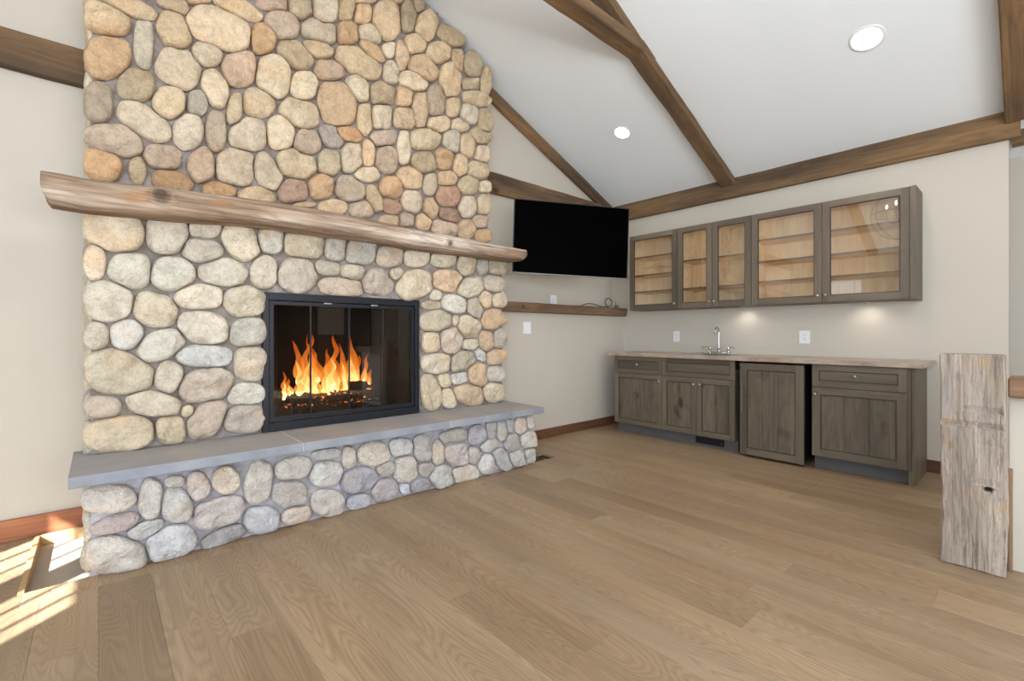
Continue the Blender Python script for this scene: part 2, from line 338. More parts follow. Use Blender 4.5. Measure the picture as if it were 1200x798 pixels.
# west wall with openings
def wall_open(name, fixed, axis, a0, a1, zt, ops, th=.12):
    mb = MB(); ops = sorted(ops); cur = a0
    def bx(u0, u1, z0, z1):
        if u1-u0 < 1e-4 or z1-z0 < 1e-4: return
        if axis == 'Y': mb.box(fixed-th, fixed, u0, u1, z0, z1)
        else: mb.box(u0, u1, fixed-th, fixed, z0, z1)
    for (u0, u1, z0, z1) in ops:
        bx(cur, u0, -.12, zt); bx(u0, u1, -.12, z0); bx(u0, u1, z1, zt); cur = u1
    bx(cur, a1, -.12, zt); return struct(mb, name, M['wall'])
WOP = [(-2.4, -.1, .75, 2.2), (.59, 1.10, .35, 2.30), (1.26, 1.84, .35, 2.29), (2.42, 3.10, 1.75, 2.29)]
wall_open('wall_west', XW, 'Y', YS, YA, ceilz(XW)+.02, WOP)
SOP = [(-1.9, -.1, .5, 2.3), (.3, 2.1, .5, 2.3)]
wall_open('wall_south_windows', YS, 'X', XW, 2.6, 2.75, SOP)
mb = MB()
for i in range(20):
    a = XW+(2.6-XW)*i/20; b_ = XW+(2.6-XW)*(i+1)/20
    mb.add([(a, YS-.12, 2.7), (b_, YS-.12, 2.7), (b_, YS-.12, min(ceilz(b_), ceilz(b_))), (a, YS-.12, ceilz(a)), (a, YS, 2.7), (b_, YS, 2.7), (b_, YS, ceilz(b_)), (a, YS, ceilz(a))], [(0, 1, 2, 3), (4, 7, 6, 5), (0, 4, 5, 1), (3, 2, 6, 7)])
struct(mb, 'wall_south_gable', M['wall'])
def window(n, fixed, axis, op, nv, nh):
    u0, u1, z0, z1 = op; org = (fixed-.06, (u0+u1)/2, z0) if axis == 'Y' else ((u0+u1)/2, fixed-.06, z0)
    r = empty('window_%d' % n, org, kind='structure')
    fr = MB(); pn = MB(); t = .02
    def bx(m_, a, b_, c, d, th, bv=0):
        if axis == 'Y': m_.box(fixed-.06-th, fixed-.06+th, a, b_, c, d)
        else: m_.box(a, b_, fixed-.06-th, fixed-.06+th, c, d)
    bx(fr, u0, u0+t, z0, z1, .03); bx(fr, u1-t, u1, z0, z1, .03); bx(fr, u0+t, u1-t, z0, z0+t, .03); bx(fr, u0+t, u1-t, z1-t, z1, .03)
    for k in range(1, nv): u = u0+(u1-u0)*k/nv; bx(fr, u-.009, u+.009, z0+t, z1-t, .009)
    for k in range(1, nh): z = z0+(z1-z0)*k/nh; bx(fr, u0+t, u1-t, z-.009, z+.009, .009)
    bx(pn, u0+t, u1-t, z0+t, z1-t, .002)
    fr.build('window_frame', M['frame_w'], r); pn.build('pane', M['winglass'], r)
for i, (op, nv, nh) in enumerate(zip(WOP, (3, 3, 3, 5), (2, 1, 1, 1))): window(i+1, XW, 'Y', op, nv, nh)
for i, op in enumerate(SOP): window(i+5, YS, 'X', op, 2, 1)
# ---- floor of separate oak planks (one mesh, plank colour and grain offset in attributes)
HOLES = [(-.245, -.055, 2.955, 3.70), (2.872, 3.16, 2.955, 3.13)]
def subtract(rects, h):
    out = []
    for (a, b_, c, d) in rects:
        if h[0] >= b_ or h[1] <= a or h[2] >= d or h[3] <= c: out.append((a, b_, c, d)); continue
        if c < h[2]: out.append((a, b_, c, h[2]))
        if d > h[3]: out.append((a, b_, h[3], d))
        cc, dd = max(c, h[2]), min(d, h[3])
        if a < h[0]: out.append((a, h[0], cc, dd))
        if b_ > h[1]: out.append((h[1], b_, cc, dd))
    return out
fv, ff, ftint, foff = [], [], [], []
rf = random.Random(5)
def plank(r, tint, off, rot=False):
    x0, x1, y0, y1 = r; e = .0004; zt = 0.0; bv = .0012; z0 = -.02
    if x1-x0 < .01 or y1-y0 < .01: return
    x0 += e*.3; x1 -= e*.3; y0 += e*.3; y1 -= e*.3; b0 = len(fv)
    for (u, z) in ((0, z0), (0, zt-bv), (bv, zt)):
        fv.extend([(x0+u, y0+u, z), (x1-u, y0+u, z), (x1-u, y1-u, z), (x0+u, y1-u, z)])
    for l in range(2):
        for k in range(4): ff.append((b0+l*4+k, b0+l*4+(k+1) % 4, b0+l*4+4+(k+1) % 4, b0+l*4+4+k))
    ff.append((b0+8, b0+9, b0+10, b0+11)); ftint.extend([tint]*12); foff.extend([off]*12)
PWD = .186; x = .375-PWD*16
while x < 5.62:
    y = YS-rf.uniform(0, 1.8)
    while y < YA:
        L = rf.uniform(2.0, 3.6); v = rf.uniform(.95, 1.04); t = rf.uniform(-.03, .03)
        tint = (v*(1+t*.7), v, v*(1-t), 1); off = (rf.uniform(-40, 40), rf.uniform(-40, 40), rf.uniform(-40, 40), 1)
        rs = [(max(x, XW), min(x+PWD, 5.62), max(y, YS), min(y+L, YA))]
        if rs[0][1] > rs[0][0] and rs[0][3] > rs[0][2]:
            for h in HOLES+[(-.055, 2.87, 2.81, YA), (-.245, -.055, 2.81, 2.955)]: rs = subtract(rs, h)
            for r in rs: plank(r, tint, off)
        y += L
    x += PWD
for (a, b_) in ((-.245, .95), (.95, 2.87)):
    plank((a, b_, 2.81, 2.955), (.98, .95, .92, 1), (rf.uniform(-40, 40), 9, rf.uniform(-9, 9), 1))
me = bpy.data.meshes.new('floor'); me.from_pydata(fv, [], ff)
bm = bmesh.new(); bm.from_mesh(me); bmesh.ops.recalc_face_normals(bm, faces=bm.faces); bm.to_mesh(me); bm.free()
at = me.color_attributes.new('tint', 'FLOAT_COLOR', 'POINT'); at.data.foreach_set('color', [c for t in ftint for c in t])
at = me.attributes.new('off', 'FLOAT_VECTOR', 'POINT'); at.data.foreach_set('vector', [c for t in foff for c in t[:3]])
me.materials.append(M['floor']); o = bpy.data.objects.new('floor', me); C.objects.link(o); o['kind'] = 'structure'
struct(MB().box(XW, 5.62, YS, YA, -.09, -.045), 'floor_subfloor', M['subfloor'])
# trim strips round the open floor recess
tr = MB(); tr.box(-.262, -.240, 2.945, 3.712, -.045, .012, .002); tr.box(-.240, -.058, 3.692, 3.712, -.045, .012, .002)
struct(tr, 'trim_1', M['rawwood'])
# baseboards
struct(MB().box(XW, -.062, 3.735, YA, 0.0, .118, .004), 'baseboard_north_left', M['base_red'])
struct(MB().box(2.875, XB, 3.552, 3.57, 0, .10, .004), 'baseboard_north_right', M['base_dark'])
struct(MB().box(5.116, XB, .14, .60, 0, .10, .004), 'baseboard_east', M['base_dark'])
struct(MB().box(5.10, XB+.12, .121, .137, 0, .10, .004), 'baseboard_east_end', M['base_dark'])
# debris in the open floor corner right of the hearth
mb = MB(); rr = random.Random(3)
for k in range(110):
    x = rr.uniform(2.89, 3.14); y = rr.uniform(2.968, 3.115); s_ = rr.uniform(.004, .013); mb.box(x-s_*rr.uniform(.5, 2), x+s_, y-s_, y+s_*rr.uniform(.5, 2), -.045, -.045+s_)
mb.build('floor_debris', M['dirt'], label='dark grit in the open floor corner at the right end of the stone hearth', cat='debris', kind='stuff')
# ================================================================ BEAMS
def beam(name, p0, p1, w_, h_, up=(0, 0, 1), mat=None, label=None, cat='beam', group=None, amp=.004, cut0=0, cut1=0):
    # p0,p1 = centre line; w_ along side, h_ along up
    p0 = Vector(p0); p1 = Vector(p1); X = (p1-p0).normalized(); Z = Vector(up); Z = (Z-X*Z.dot(X)).normalized(); Y = Z.cross(X)
    L = (p1-p0).length; n = max(8, int(L/.08)); vs = []; fs = []; ring = []
    c = .008
    sec = [(-w_/2+c, -h_/2), (0, -h_/2), (w_/2-c, -h_/2), (w_/2, -h_/2+c), (w_/2, 0), (w_/2, h_/2-c), (w_/2-c, h_/2), (0, h_/2), (-w_/2+c, h_/2), (-w_/2, h_/2-c), (-w_/2, 0), (-w_/2, -h_/2+c)]
    sd = random.random()*50
    for i in range(n+1):
        t = i/n
        for (a, b_) in sec:
            x = t*L
            if i == 0: x += cut0*(b_/h_-.5)
            if i == n: x += cut1*(b_/h_-.5)
            nz = noise.noise(Vector((x*3+sd, a*9, b_*9)))*amp + noise.noise(Vector((x*14+sd, a*20, b_*20)))*amp*.4
            vs.append((x, a*(1+nz/w_*2), b_*(1+nz/h_*2)))
    m_ = len(sec)
    for i in range(n):
        for k in range(m_): fs.append((i*m_+k, i*m_+(k+1) % m_, (i+1)*m_+(k+1) % m_, (i+1)*m_+k))
    fs.append(tuple(range(m_))); fs.append(tuple(n*m_+k for k in range(m_)))
    mb = MB(); mb.add(vs, fs); o = mb.build(name, mat or M['beam'], label=label, cat=cat, group=group)
    R = Matrix((X, Y, Z)).transposed().to_4x4(); o.matrix_world = Matrix.Translation(p0) @ R
    return o
SLP = Vector((-1, 0, .418)).normalized(); NRM = Vector((.418, 0, 1)).normalized()
def onc(x, y, d): return Vector((x, y, ceilz(x))) - NRM*d
# wall plate along the east wall
beam('wall_plate', (5.107, .075, 2.706), (5.107, 3.69, 2.706), .054, .212, label='long rough wall-plate beam running above the glass-front cabinets under the ceiling slope', amp=.003)
# tie beams on the north wall
beam('tie_beam', (2.80, 3.728, 2.695), (5.06, 3.728, 2.695), .06, .21, label='horizontal rough beam behind the television, right of the stone chimney')
beam('tie_beam', (XW+.01, 3.728, 2.695), (.02, 3.728, 2.695), .06, .21, label='horizontal rough beam on the wall left of the stone chimney')
# rafters
beam('rafter', onc(5.05, 3.727, .062), onc(2.70, 3.727, .062), .062, .122, up=NRM, label='sloping rafter lying flat on the gable wall, right of the chimney top', group='rough ceiling rafters')
beam('rafter', onc(5.08, 2.205, .037), onc(1.45, 2.205, .037), .150, .074, up=NRM, label='sloping ceiling rafter with a collar beam, between the two recessed lights', group='rough ceiling rafters', cut0=.10)
beam('rafter', onc(5.10, .02, .05), onc(1.45, .02, .05), .27, .10, up=NRM, label='heavy sloping rafter at the top right corner past the end of the wall plate', group='rough ceiling rafters')
for yy, w_, lb in ((2.205, .15, 'matching rafter on the west ceiling slope, seen only reflected in the cabinet glass'), (.02, .27, 'heavy rafter on the west ceiling slope, seen only reflected in the cabinet glass')):
    beam('rafter', Vector((-2.25, yy, ceilz(-2.25)-.055)), Vector((1.35, yy, ceilz(1.35)-.055)), w_, .09, up=(-.418, 0, 1), label=lb, group='rough ceiling rafters')
beam('collar_beam', (3.60, 2.205, 3.498), (-.80, 2.205, 3.498), .150, .092, label='horizontal collar beam crossing from the sloping rafter at the top of the room', cut0=-.18)
beam('header_beam', (5.36, .125, 2.68), (5.36, -3.6, 2.68), .12, .14, label='dark header beam end just right of the wall plate, at the right edge')
# rail cap and post
p = MB()
def warped(x0, x1, y0, y1, z0, z1, nx, ny, nz, amp, fr, seed):
    bm = bmesh.new(); bmesh.ops.create_cube(bm, size=1)
    for v in bm.verts: v.co = Vector(((x0+x1)/2+v.co.x*(x1-x0), (y0+y1)/2+v.co.y*(y1-y0), (z0+z1)/2+v.co.z*(z1-z0)))
    bmesh.ops.bevel(bm, geom=bm.edges[:], offset=.006, segments=1, affect='EDGES')
    bmesh.ops.subdivide_edges(bm, edges=[e for e in bm.edges if abs(e.verts[0].co.z-e.verts[1].co.z) > .3], cuts=nz, use_grid_fill=True)
    bmesh.ops.subdivide_edges(bm, edges=[e for e in bm.edges if abs(e.verts[0].co.y-e.verts[1].co.y) > .1], cuts=ny, use_grid_fill=True)
    for v in bm.verts:
        c = v.co; d = Vector((noise.noise(Vector((c.y*fr*3, c.z*fr, seed))), noise.noise(Vector((c.x*fr*3, c.z*fr, seed+9))), 0))*amp
        d += Vector((noise.noise(Vector((c.y*40, c.z*9, seed))), noise.noise(Vector((c.x*30, c.z*14, seed))), 0))*amp*.35
        if abs(c.z-z0) < .02: d.z = abs(noise.noise(Vector((c.x*14, c.y*14, 3))))*.008
        v.co = c+d
    return bm
bm = warped(3.15, 3.285, .092, .318, 0.0, 1.04, 1, 14, 110, .011, 2.2, 4.2)
for v in bm.verts:
    if v.co.x < 3.2:   # adze cuts across the face
        kd = math.hypot((v.co.y-.15)/.018, (v.co.z-.402)/.013)
        if kd < 1: v.co.x += .018*(1-kd*kd)
        for zc, y0_, y1_, dp in ((.765, .10, .235, .010), (.690, .10, .315, .013), (.60, .11, .19, .006), (.42, .12, .20, .006)):
            dz = (v.co.z-zc)/.03
            if y0_ < v.co.y < y1_ and 0 <= dz < 1: v.co.x += dp*(1-dz)
p.bm(bm); bm.free()
po = p.build('newel_post', M['post'], org=(3.2, .2, 0), label='short weathered grey timber post standing on the floor at the right', cat='post')
mb = MB(); bm = warped(3.20, 3.44, -.9, .088, .838, .930, 1, 6, 1, .004, 2, 8.); mb.bm(bm); bm.free()
mb.build('rail_cap', wood('rail_cap_wood', [srgb(120, 88, 66), srgb(150, 116, 92), srgb(172, 140, 114)], 'Y', 2, .7, .2, .5, .5), org=(3.3, -1, .838), label='thick rough wooden cap rail running right from the weathered post', cat='rail')
mb = MB(); mb.box(3.270, 3.298, .074, .088, 0, .42, .003); mb.box(3.268, 3.298, .0735, .0885, .419, .49, .003)
mb.build('trim_board', plain('brown_board', srgb(140, 112, 84), .6, nz=.15), org=(3.28, .075, 0), label='narrow upright brown board end behind the lower half of the weathered post', cat='trim board')
# ================================================================ STONEWORK
def chl(s_): return srgb(*s_)
SC = dict(a=(226, 210, 184), b=(214, 182, 146), c=(206, 160, 116), d=(178, 126, 80), e=(164, 158, 150), f=(190, 166, 150), g=(210, 200, 182), h=(208, 188, 156), i=(158, 152, 160), j=(158, 118, 102), k=(176, 160, 132), l=(204, 202, 204), z=(96, 94, 98))
RAW = '''
90 0 4.9875 U
170 115 150 92 20 h/310 45 165 48 18 h/565 30 100 38 20 k/715 2 78 24 0 b/828 168 200 122 25 a/940 50 160 48 22 h/568 182 125 90 60 b/178 335 138 130 -20 c
390 260 60 148 0 g/597 400 142 108 33 g/760 317 90 78 10 g/1092 225 78 97 0 c/948 412 106 96 0 f/345 497 112 97 5 k/125 600 85 127 0 e/540 600 97 92 20 h
706 602 62 78 0 e/808 520 132 74 66 a/395 712 180 85 33 a/650 773 90 103 0 g/812 768 60 125 0 e/920 645 50 105 0 h/1065 595 100 94 0 a/1000 788 115 103 0 g
90 130 4.9875 U
215 175 182 90 14 f/500 267 112 78 8 f/148 312 118 95 25 c/356 345 52 84 0 k/730 322 82 100 0 f/933 328 128 112 0 g/1110 362 128 78 58 g/560 412 122 62 10 d/828 465 100 52 5 d/1055 505 112 62 0 b
300 0 4.9875 U
105 22 105 50 15 f/255 45 88 68 35 h/402 48 78 108 8 g/528 58 50 72 0 k/625 80 54 65 0 b/640 2 62 22 0 b/762 122 82 120 -4 b/825 0 30 24 0 b/890 95 47 98 0 k/950 30 35 48 0 k/990 155 66 88 10 h
150 152 112 80 22 f/365 185 112 78 25 g/532 196 66 75 0 c/662 200 82 52 35 a/228 318 128 74 33 k/358 287 94 54 22 b/686 302 98 42 38 b/775 297 42 50 0 a/600 366 152 84 28 h/850 322 43 88 0 b/925 256 68 60 0 h
1068 315 72 70 0 h/425 412 96 62 8 f/98 455 104 136 0 a/277 502 78 86 0 a/785 427 49 80 0 g/976 402 96 72 35 b/1130 465 65 118 -5 h/915 477 92 50 22 a/597 518 94 60 52 a/470 605 114 136 -6 b
736 548 88 72 12 k/860 568 52 70 0 b/1050 585 60 98 0 f/955 645 49 103 0 b/1147 622 43 64 0 h/255 662 126 84 18 a/632 700 45 97 -5 h/737 684 66 80 0 g/860 692 78 66 10 b/1068 725 70 48 0 a
300 130 4.9875 U
142 125 82 104 -5 a/303 182 84 75 0 f/435 152 86 56 48 i/540 137 86 42 14 c/742 157 80 47 0 f/862 215 43 104 0 a/985 167 94 66 0 h/1140 181 53 70 0 g/230 317 124 84 15 a/426 300 70 82 0 h
555 277 69 90 0 g/655 248 37 82 -3 b/762 290 66 80 0 f/982 303 78 68 0 k/1093 277 60 68 0 c/645 373 78 50 0 a/900 392 80 66 18 b/215 468 96 74 0 j/376 442 78 74 0 c/550 455 94 76 22 e
686 515 88 43 68 k/791 447 71 63 5 c/790 562 62 44 22 j/910 532 62 72 0 g/1015 430 43 70 0 e/1114 395 66 45 0 b/1120 500 76 64 15 j/1018 570 45 68 0 b/445 565 84 46 0 b/620 578 76 54 0 f
785 640 72 32 0 b/878 634 50 44 0 f/977 648 50 52 0 b/1100 686 80 48 14 f/280 548 70 16 0 b
440 0 6.65 U
580 285 120 64 40 k/636 465 46 96 -12 k/755 505 72 112 -18 k/745 655 68 58 0 k/858 640 38 120 0 k
440 100 6.65 U
787 102 112 58 15 h/730 226 76 86 0 g/850 280 60 103 -8 k/655 314 76 54 10 a/812 395 84 58 22 k/825 537 62 74 0 g/712 470 68 104 -16 b/660 626 60 92 0 h/795 662 86 74 5 h
440 200 6.65 U
850 126 53 50 0 a/720 112 82 78 0 h/714 282 70 92 5 g/843 265 56 86 0 h/815 398 62 54 0 f/707 455 66 78 0 b/840 508 66 56 0 c/580 350 88 62 15 j
90 230 4.9875 L
207 200 188 122 14 a/527 215 122 130 0 g/750 186 96 66 0 g/732 325 124 76 8 g/962 267 132 98 48 a/104 385 66 112 0 a/308 437 126 110 15 g/562 453 134 108 5 g/852 442 150 86 8 a/1090 440 78 100 0 g
187 612 150 124 8 g/455 665 138 100 18 h/707 588 140 80 0 g/977 615 120 92 5 h
90 370 4.9875 L
112 117 74 82 0 g/295 112 98 94 0 l/480 172 158 88 -22 g/737 66 152 98 10 g/745 234 168 64 2 l/998 98 110 88 -12 e/1012 276 98 107 0 g/247 330 202 130 10 h/536 356 84 94 25 g
757 408 168 100 -5 f/986 456 116 66 -6 g/150 532 114 66 0 f/447 511 164 74 8 g/648 556 42 36 0 h/243 690 210 104 -6 h/548 665 90 84 0 h/760 600 140 94 -45 f/970 602 126 82 -8 f
270 240 4.9875 L
235 208 84 84 0 g/425 228 130 88 6 h/612 254 68 76 0 e/755 275 92 78 0 e/928 303 79 67 0 f/1088 307 76 60 0 g/394 410 114 102 8 e/562 371 80 44 5 k/716 394 74 48 6 k
645 478 128 54 4 f/860 452 95 78 8 f/966 403 43 40 0 h/1072 466 106 84 -18 h
440 280 6.65 L
530 161 102 64 0 h/708 198 73 90 0 h/833 206 43 76 5 e/949 217 64 72 0 k/555 328 114 88 8 c/733 383 100 80 -18 h/920 346 92 66 5 g/470 436 46 45 0 h/436 516 78 36 0 k/612 509 98 76 12 g
774 545 60 92 -14 e/855 468 48 66 -12 b/964 480 56 60 0 h/475 636 130 82 -8 k/622 633 25 45 0 h/726 681 96 92 10 h/912 630 98 78 -22 c
440 380 6.65 L
430 142 71 84 0 b/590 122 80 106 0 f/740 156 66 46 0 h/860 127 55 82 0 c/968 108 52 84 0 e/476 306 120 82 0 g/676 292 114 72 -24 k/819 242 62 40 58 l/936 254 77 58 -18 c
794 388 76 98 -5 c/537 436 53 58 0 h/655 420 70 52 -10 l/934 387 69 62 0 g/431 530 75 145 -3 k/567 577 50 80 -12 h/725 546 122 84 12 c/920 532 88 78 0 h
90 520 4.9875 B
190 322 158 78 -6 g/432 322 72 118 8 g/572 220 62 36 -6 g/584 362 94 104 -10 g/706 246 70 84 0 f/870 211 82 82 0 h/1058 228 82 128 10 h/222 468 150 48 -16 j/400 502 114 48 -22 g
232 656 180 120 6 g/548 578 152 100 -22 l/830 398 156 82 -16 f/855 545 140 50 -24 z/1076 446 104 86 0 l
260 500 4.9875 B
420 242 112 66 -12 g/612 162 88 34 -8 e/742 181 42 66 0 b/885 160 94 74 -5 h/1048 121 68 54 -10 g/608 275 98 80 -14 g/392 390 102 80 -6 e/802 312 110 76 -8 i/618 442 98 80 0 g
436 516 92 50 -15 b/798 436 76 44 -18 i/956 246 56 44 -15 k/952 372 82 68 -12 i/1072 246 69 88 0 g
420 470 4.9875 B
375 276 54 82 0 e/466 305 34 76 0 h/393 397 50 42 0 e/555 205 78 43 -16 k/575 312 74 74 -12 f/692 200 50 62 0 i/775 170 32 50 0 e/838 176 32 58 0 g/885 146 24 42 0 e/948 150 38 56 0 h
1003 122 24 40 0 g/765 262 58 36 -20 g/675 318 43 53 0 k/898 240 48 60 12 e/990 222 49 55 0 a/485 437 68 66 -18 g/622 422 76 56 -8 g/750 367 56 62 0 g/838 340 78 46 58 e
925 336 56 48 -8 g/1003 316 34 46 0 g/355 492 62 36 -12 z/272 510 34 34 0 l
'''
PLANE = dict(U=3.51, L=3.30, B=2.93)
stones = {'U': [], 'L': [], 'B': []}
cur = None
for ln in RAW.strip().split('\n'):
    if '/' not in ln and len(ln.split()) == 4:
        q = ln.split(); cur = (float(q[0]), float(q[1]), float(q[2]), q[3]); continue
    for it in ln.split('/'):
        q = it.split(); ox, oy, sc, k = cur
        stones[k].append([ox+float(q[0])/sc, oy+float(q[1])/sc, float(q[2])/sc, float(q[3])/sc, math.radians(float(q[4])), q[5]])
def outline(i, L, rnd_, G=.55, n=30, infl=1.04):
    cx, cy, a, b_, an, c = L[i]; ca, sa = math.cos(an), math.sin(an); ex = rnd_.uniform(2.2, 3.1); ra = (a+b_)/2
    near = [(j, L[j]) for j in range(len(L)) if j != i and math.hypot(L[j][0]-cx, L[j][1]-cy) < max(a, b_)+max(L[j][2], L[j][3])+3]
    def met(q, x, y, e=2.4):
        dx, dy = x-q[0], y-q[1]; u = (dx*math.cos(q[4])+dy*math.sin(q[4]))/q[2]; v = (-dx*math.sin(q[4])+dy*math.cos(q[4]))/q[3]
        return (abs(u)**e+abs(v)**e)**(1/e)
    ts = []
    for k in range(n):
        th = 2*PI*k/n; cu, su = math.cos(th), math.sin(th)
        r = 1/((abs(cu)**ex+abs(su)**ex)**(1/ex))*infl; t = 1.0
        r *= 1+.10*noise.noise(Vector((cu*1.9+i*3.1, su*1.9, i*1.7)))
        for st in range(30):
            t_ = (st+1)/30; x = cx+(cu*a*ca-su*b_*sa)*r*t_; y = cy+(cu*a*sa+su*b_*ca)*r*t_
            mi = met(L[i], x, y)
            if any(met(q, x, y)-mi < G*(1/ra+2/(q[2]+q[3])) for j, q in near): t = max(.25, st/30.); break
        ts.append(r*t)
    ts = [(ts[k-1]+2*ts[k]+ts[(k+1) % n])/4 for k in range(n)]
    return [(cx+(math.cos(2*PI*k/n)*a*ca-math.sin(2*PI*k/n)*b_*sa)*ts[k], cy+(math.cos(2*PI*k/n)*a*sa+math.sin(2*PI*k/n)*b_*ca)*ts[k]) for k in range(n)]
RINGS = [(.93, -.75), (.985, -.3), (1.0, .0), (.988, .26), (.955, .50), (.89, .70), (.77, .85), (.57, .95), (.3, .99)]
def stone_mesh(acc, pts, ctr, nrm, H, deep, colr, seed, clampf, rough):
    # pts: 3D outline on the face plane, nrm: outward normal
    vs, fs, cols, offs = acc; n = len(pts); b0 = len(vs); sd = seed*7.13
    off = (math.sin(sd)*20, math.cos(sd*1.3)*20, math.sin(sd*.7)*20)
    tilt = Vector((math.sin(seed*2.1), math.cos(seed*1.7), math.sin(seed*3.3)))*.25
    def put(p_, h, s_):
        q = ctr+(p_-ctr)*s_; d = (q-ctr); hh = h*H if h > 0 else h*deep
        if h > 0: hh += tilt.dot(d)*.5*h
        nz = noise.noise(q*9+Vector(off))*.5+noise.noise(q*22+Vector(off))*.3+noise.noise(q*50+Vector(off))*.12
        nz += abs(noise.noise(q*8+Vector(off)*2))*1.2-.35+noise.noise(q*34+Vector(off))*.22
        hh += nz*H*.75*rough*(1 if h > 0 else .3)
        q = q+d*(noise.noise(q*14+Vector(off))*.05*rough)
        q = q+nrm*hh; vs.append(clampf(q)); cols.append(colr); offs.append(off)
    for (s_, h) in RINGS:
        for p_ in pts: put(p_, h, s_)
    put(ctr, 1.0, 0)
    m_ = len(RINGS)
    for i in range(m_-1):
        for k in range(n): fs.append((b0+i*n+k, b0+i*n+(k+1) % n, b0+(i+1)*n+(k+1) % n, b0+(i+1)*n+k))
    for k in range(n): fs.append((b0+(m_-1)*n+k, b0+(m_-1)*n+(k+1) % n, b0+m_*n))
def finish(acc, name, parent, org):
    vs, fs, cols, offs = acc
    me = bpy.data.meshes.new(name); me.from_pydata([(v[0]-org[0], v[1]-org[1], v[2]-org[2]) for v in vs], [], fs)
    bm = bmesh.new(); bm.from_mesh(me); bmesh.ops.recalc_face_normals(bm, faces=bm.faces); bm.to_mesh(me); bm.free()
    at = me.color_attributes.new('stone', 'FLOAT_COLOR', 'POINT'); at.data.foreach_set('color', [c for t in cols for c in t])
    at = me.attributes.new('off', 'FLOAT_VECTOR', 'POINT'); at.data.foreach_set('vector', [c for t in offs for c in t])
    me.polygons.foreach_set('use_smooth', [True]*len(me.polygons)); me.materials.append(M['stone'])
    o = bpy.data.objects.new(name, me); C.objects.link(o); o.parent = parent; return o
XL, XR = -.055, 2.855
SLB, SLT = .452, .503
FO = (1.39, 3.30, 0)
fp = empty('fireplace', FO, 'tall rounded-fieldstone fireplace and chimney with raised grey stone hearth', 'fireplace')
LIM = {'U': (XL, XR, 1.80, 9), 'L': (XL, XR, SLT, 1.84), 'B': (XL, XR+.015, .002, SLB)}
TGT = dict(U=(234, 208, 176, .42), L=(228, 218, 202, .52), B=(212, 210, 214, .55))  # B blends hearth stones towards lavender: cool daylight put into the stone colour
def colvar(c, r_, s_=.045, k='L'):
    base = SC[c]; T = TGT[k]; base = tuple(base[i]*(1-T[3])+T[i]*T[3] for i in range(3)); v = 1+r_.uniform(-s_, s_); t = r_.uniform(-.02, .02)
    q = srgb(min(250, base[0]*v*(1+t)), min(250, base[1]*v), min(250, base[2]*v*(1-t))); return q
NAMES = dict(U='chimney_stones', L='breast_stones', B='hearth_stones')
def side_stones(acc, xs, nx, y0, y1, z0, z1, seed, cs):
    r_ = random.Random(seed); L = []; s_ = .155
    nz = max(1, round((z1-z0)/s_)); ny = max(1, round((y1-y0)/s_))
    for i in range(nz):
        for j in range(ny):
            jy = (y1-y0)/ny; jz = (z1-z0)/nz
            L.append([(y0+(j+.5)*jy+r_.uniform(-.15, .15)*jy)*100, (z0+(i+.5)*jz+r_.uniform(-.15, .15)*jz)*100, jy*52*r_.uniform(.85, 1.1), jz*52*r_.uniform(.85, 1.1), r_.uniform(-.3, .3), r_.choice(cs)])
    for i in range(len(L)):
        o_ = outline(i, L, r_, G=.5, n=22)
        pts = [Vector((xs, a/100, b_/100)) for a, b_ in o_]; ctr = Vector((xs, L[i][0]/100, L[i][1]/100))
        def cl(q): return (q.x, max(y0-.01, min(y1, q.y)), max(z0, min(z1, q.z)))
        stone_mesh(acc, pts, ctr, Vector((nx, 0, 0)), .022, .02, colvar(L[i][5], r_), i+seed, cl, .8)
for k_ in 'ULB':
    acc = ([], [], [], []); r_ = random.Random(11); L = stones[k_]; Yp = PLANE[k_]; lim = LIM[k_]
    for i in range(len(L)):
        o_ = outline(i, L, r_); pts = [P(x, y, Yp) for x, y in o_]; ctr = P(L[i][0], L[i][1], Yp)
        sz = min(L[i][2], L[i][3])/F*(ctr.length)
        H = min(.045, max(.018, sz*.42)); deep = .03
        def cl(q, lim=lim):
            # soft keep inside the block's own edges
            x = max(lim[0]-.004, min(lim[1]+.004, q[0])); z = max(lim[2], min(lim[3], q[2])); return (x, q[1], z)
        stone_mesh(acc, pts, ctr, Vector((0, -1, 0)), H, deep, colvar(L[i][5], r_, .045, k_), i*1.37+ord(k_), cl, 1.3 if L[i][5] in 'zkjf' else .9)
    if k_ == 'B':
        side_stones(acc, XR-.005, 1, 2.955, 3.565, .002, SLB, 21, 'gehaf'); side_stones(acc, XL+.024, -1, 2.955, 3.755, .002, SLB, 22, 'gehla')
    if k_ == 'L':
        side_stones(acc, XR-.024, 1, 3.33, 3.565, SLT, 1.80, 31, 'ghkcb'); side_stones(acc, XL+.024, -1, 3.33, 3.755, SLT, 1.80, 32, 'ghage')
    if k_ == 'U':
        side_stones(acc, XR-.024, 1, 3.55, 3.755, 1.83, 3.55, 41, 'hbkcg'); side_stones(acc, XL+.024, -1, 3.55, 3.755, 1.83, 3.6, 42, 'hbacg')
    finish(acc, NAMES[k_], fp, FO)
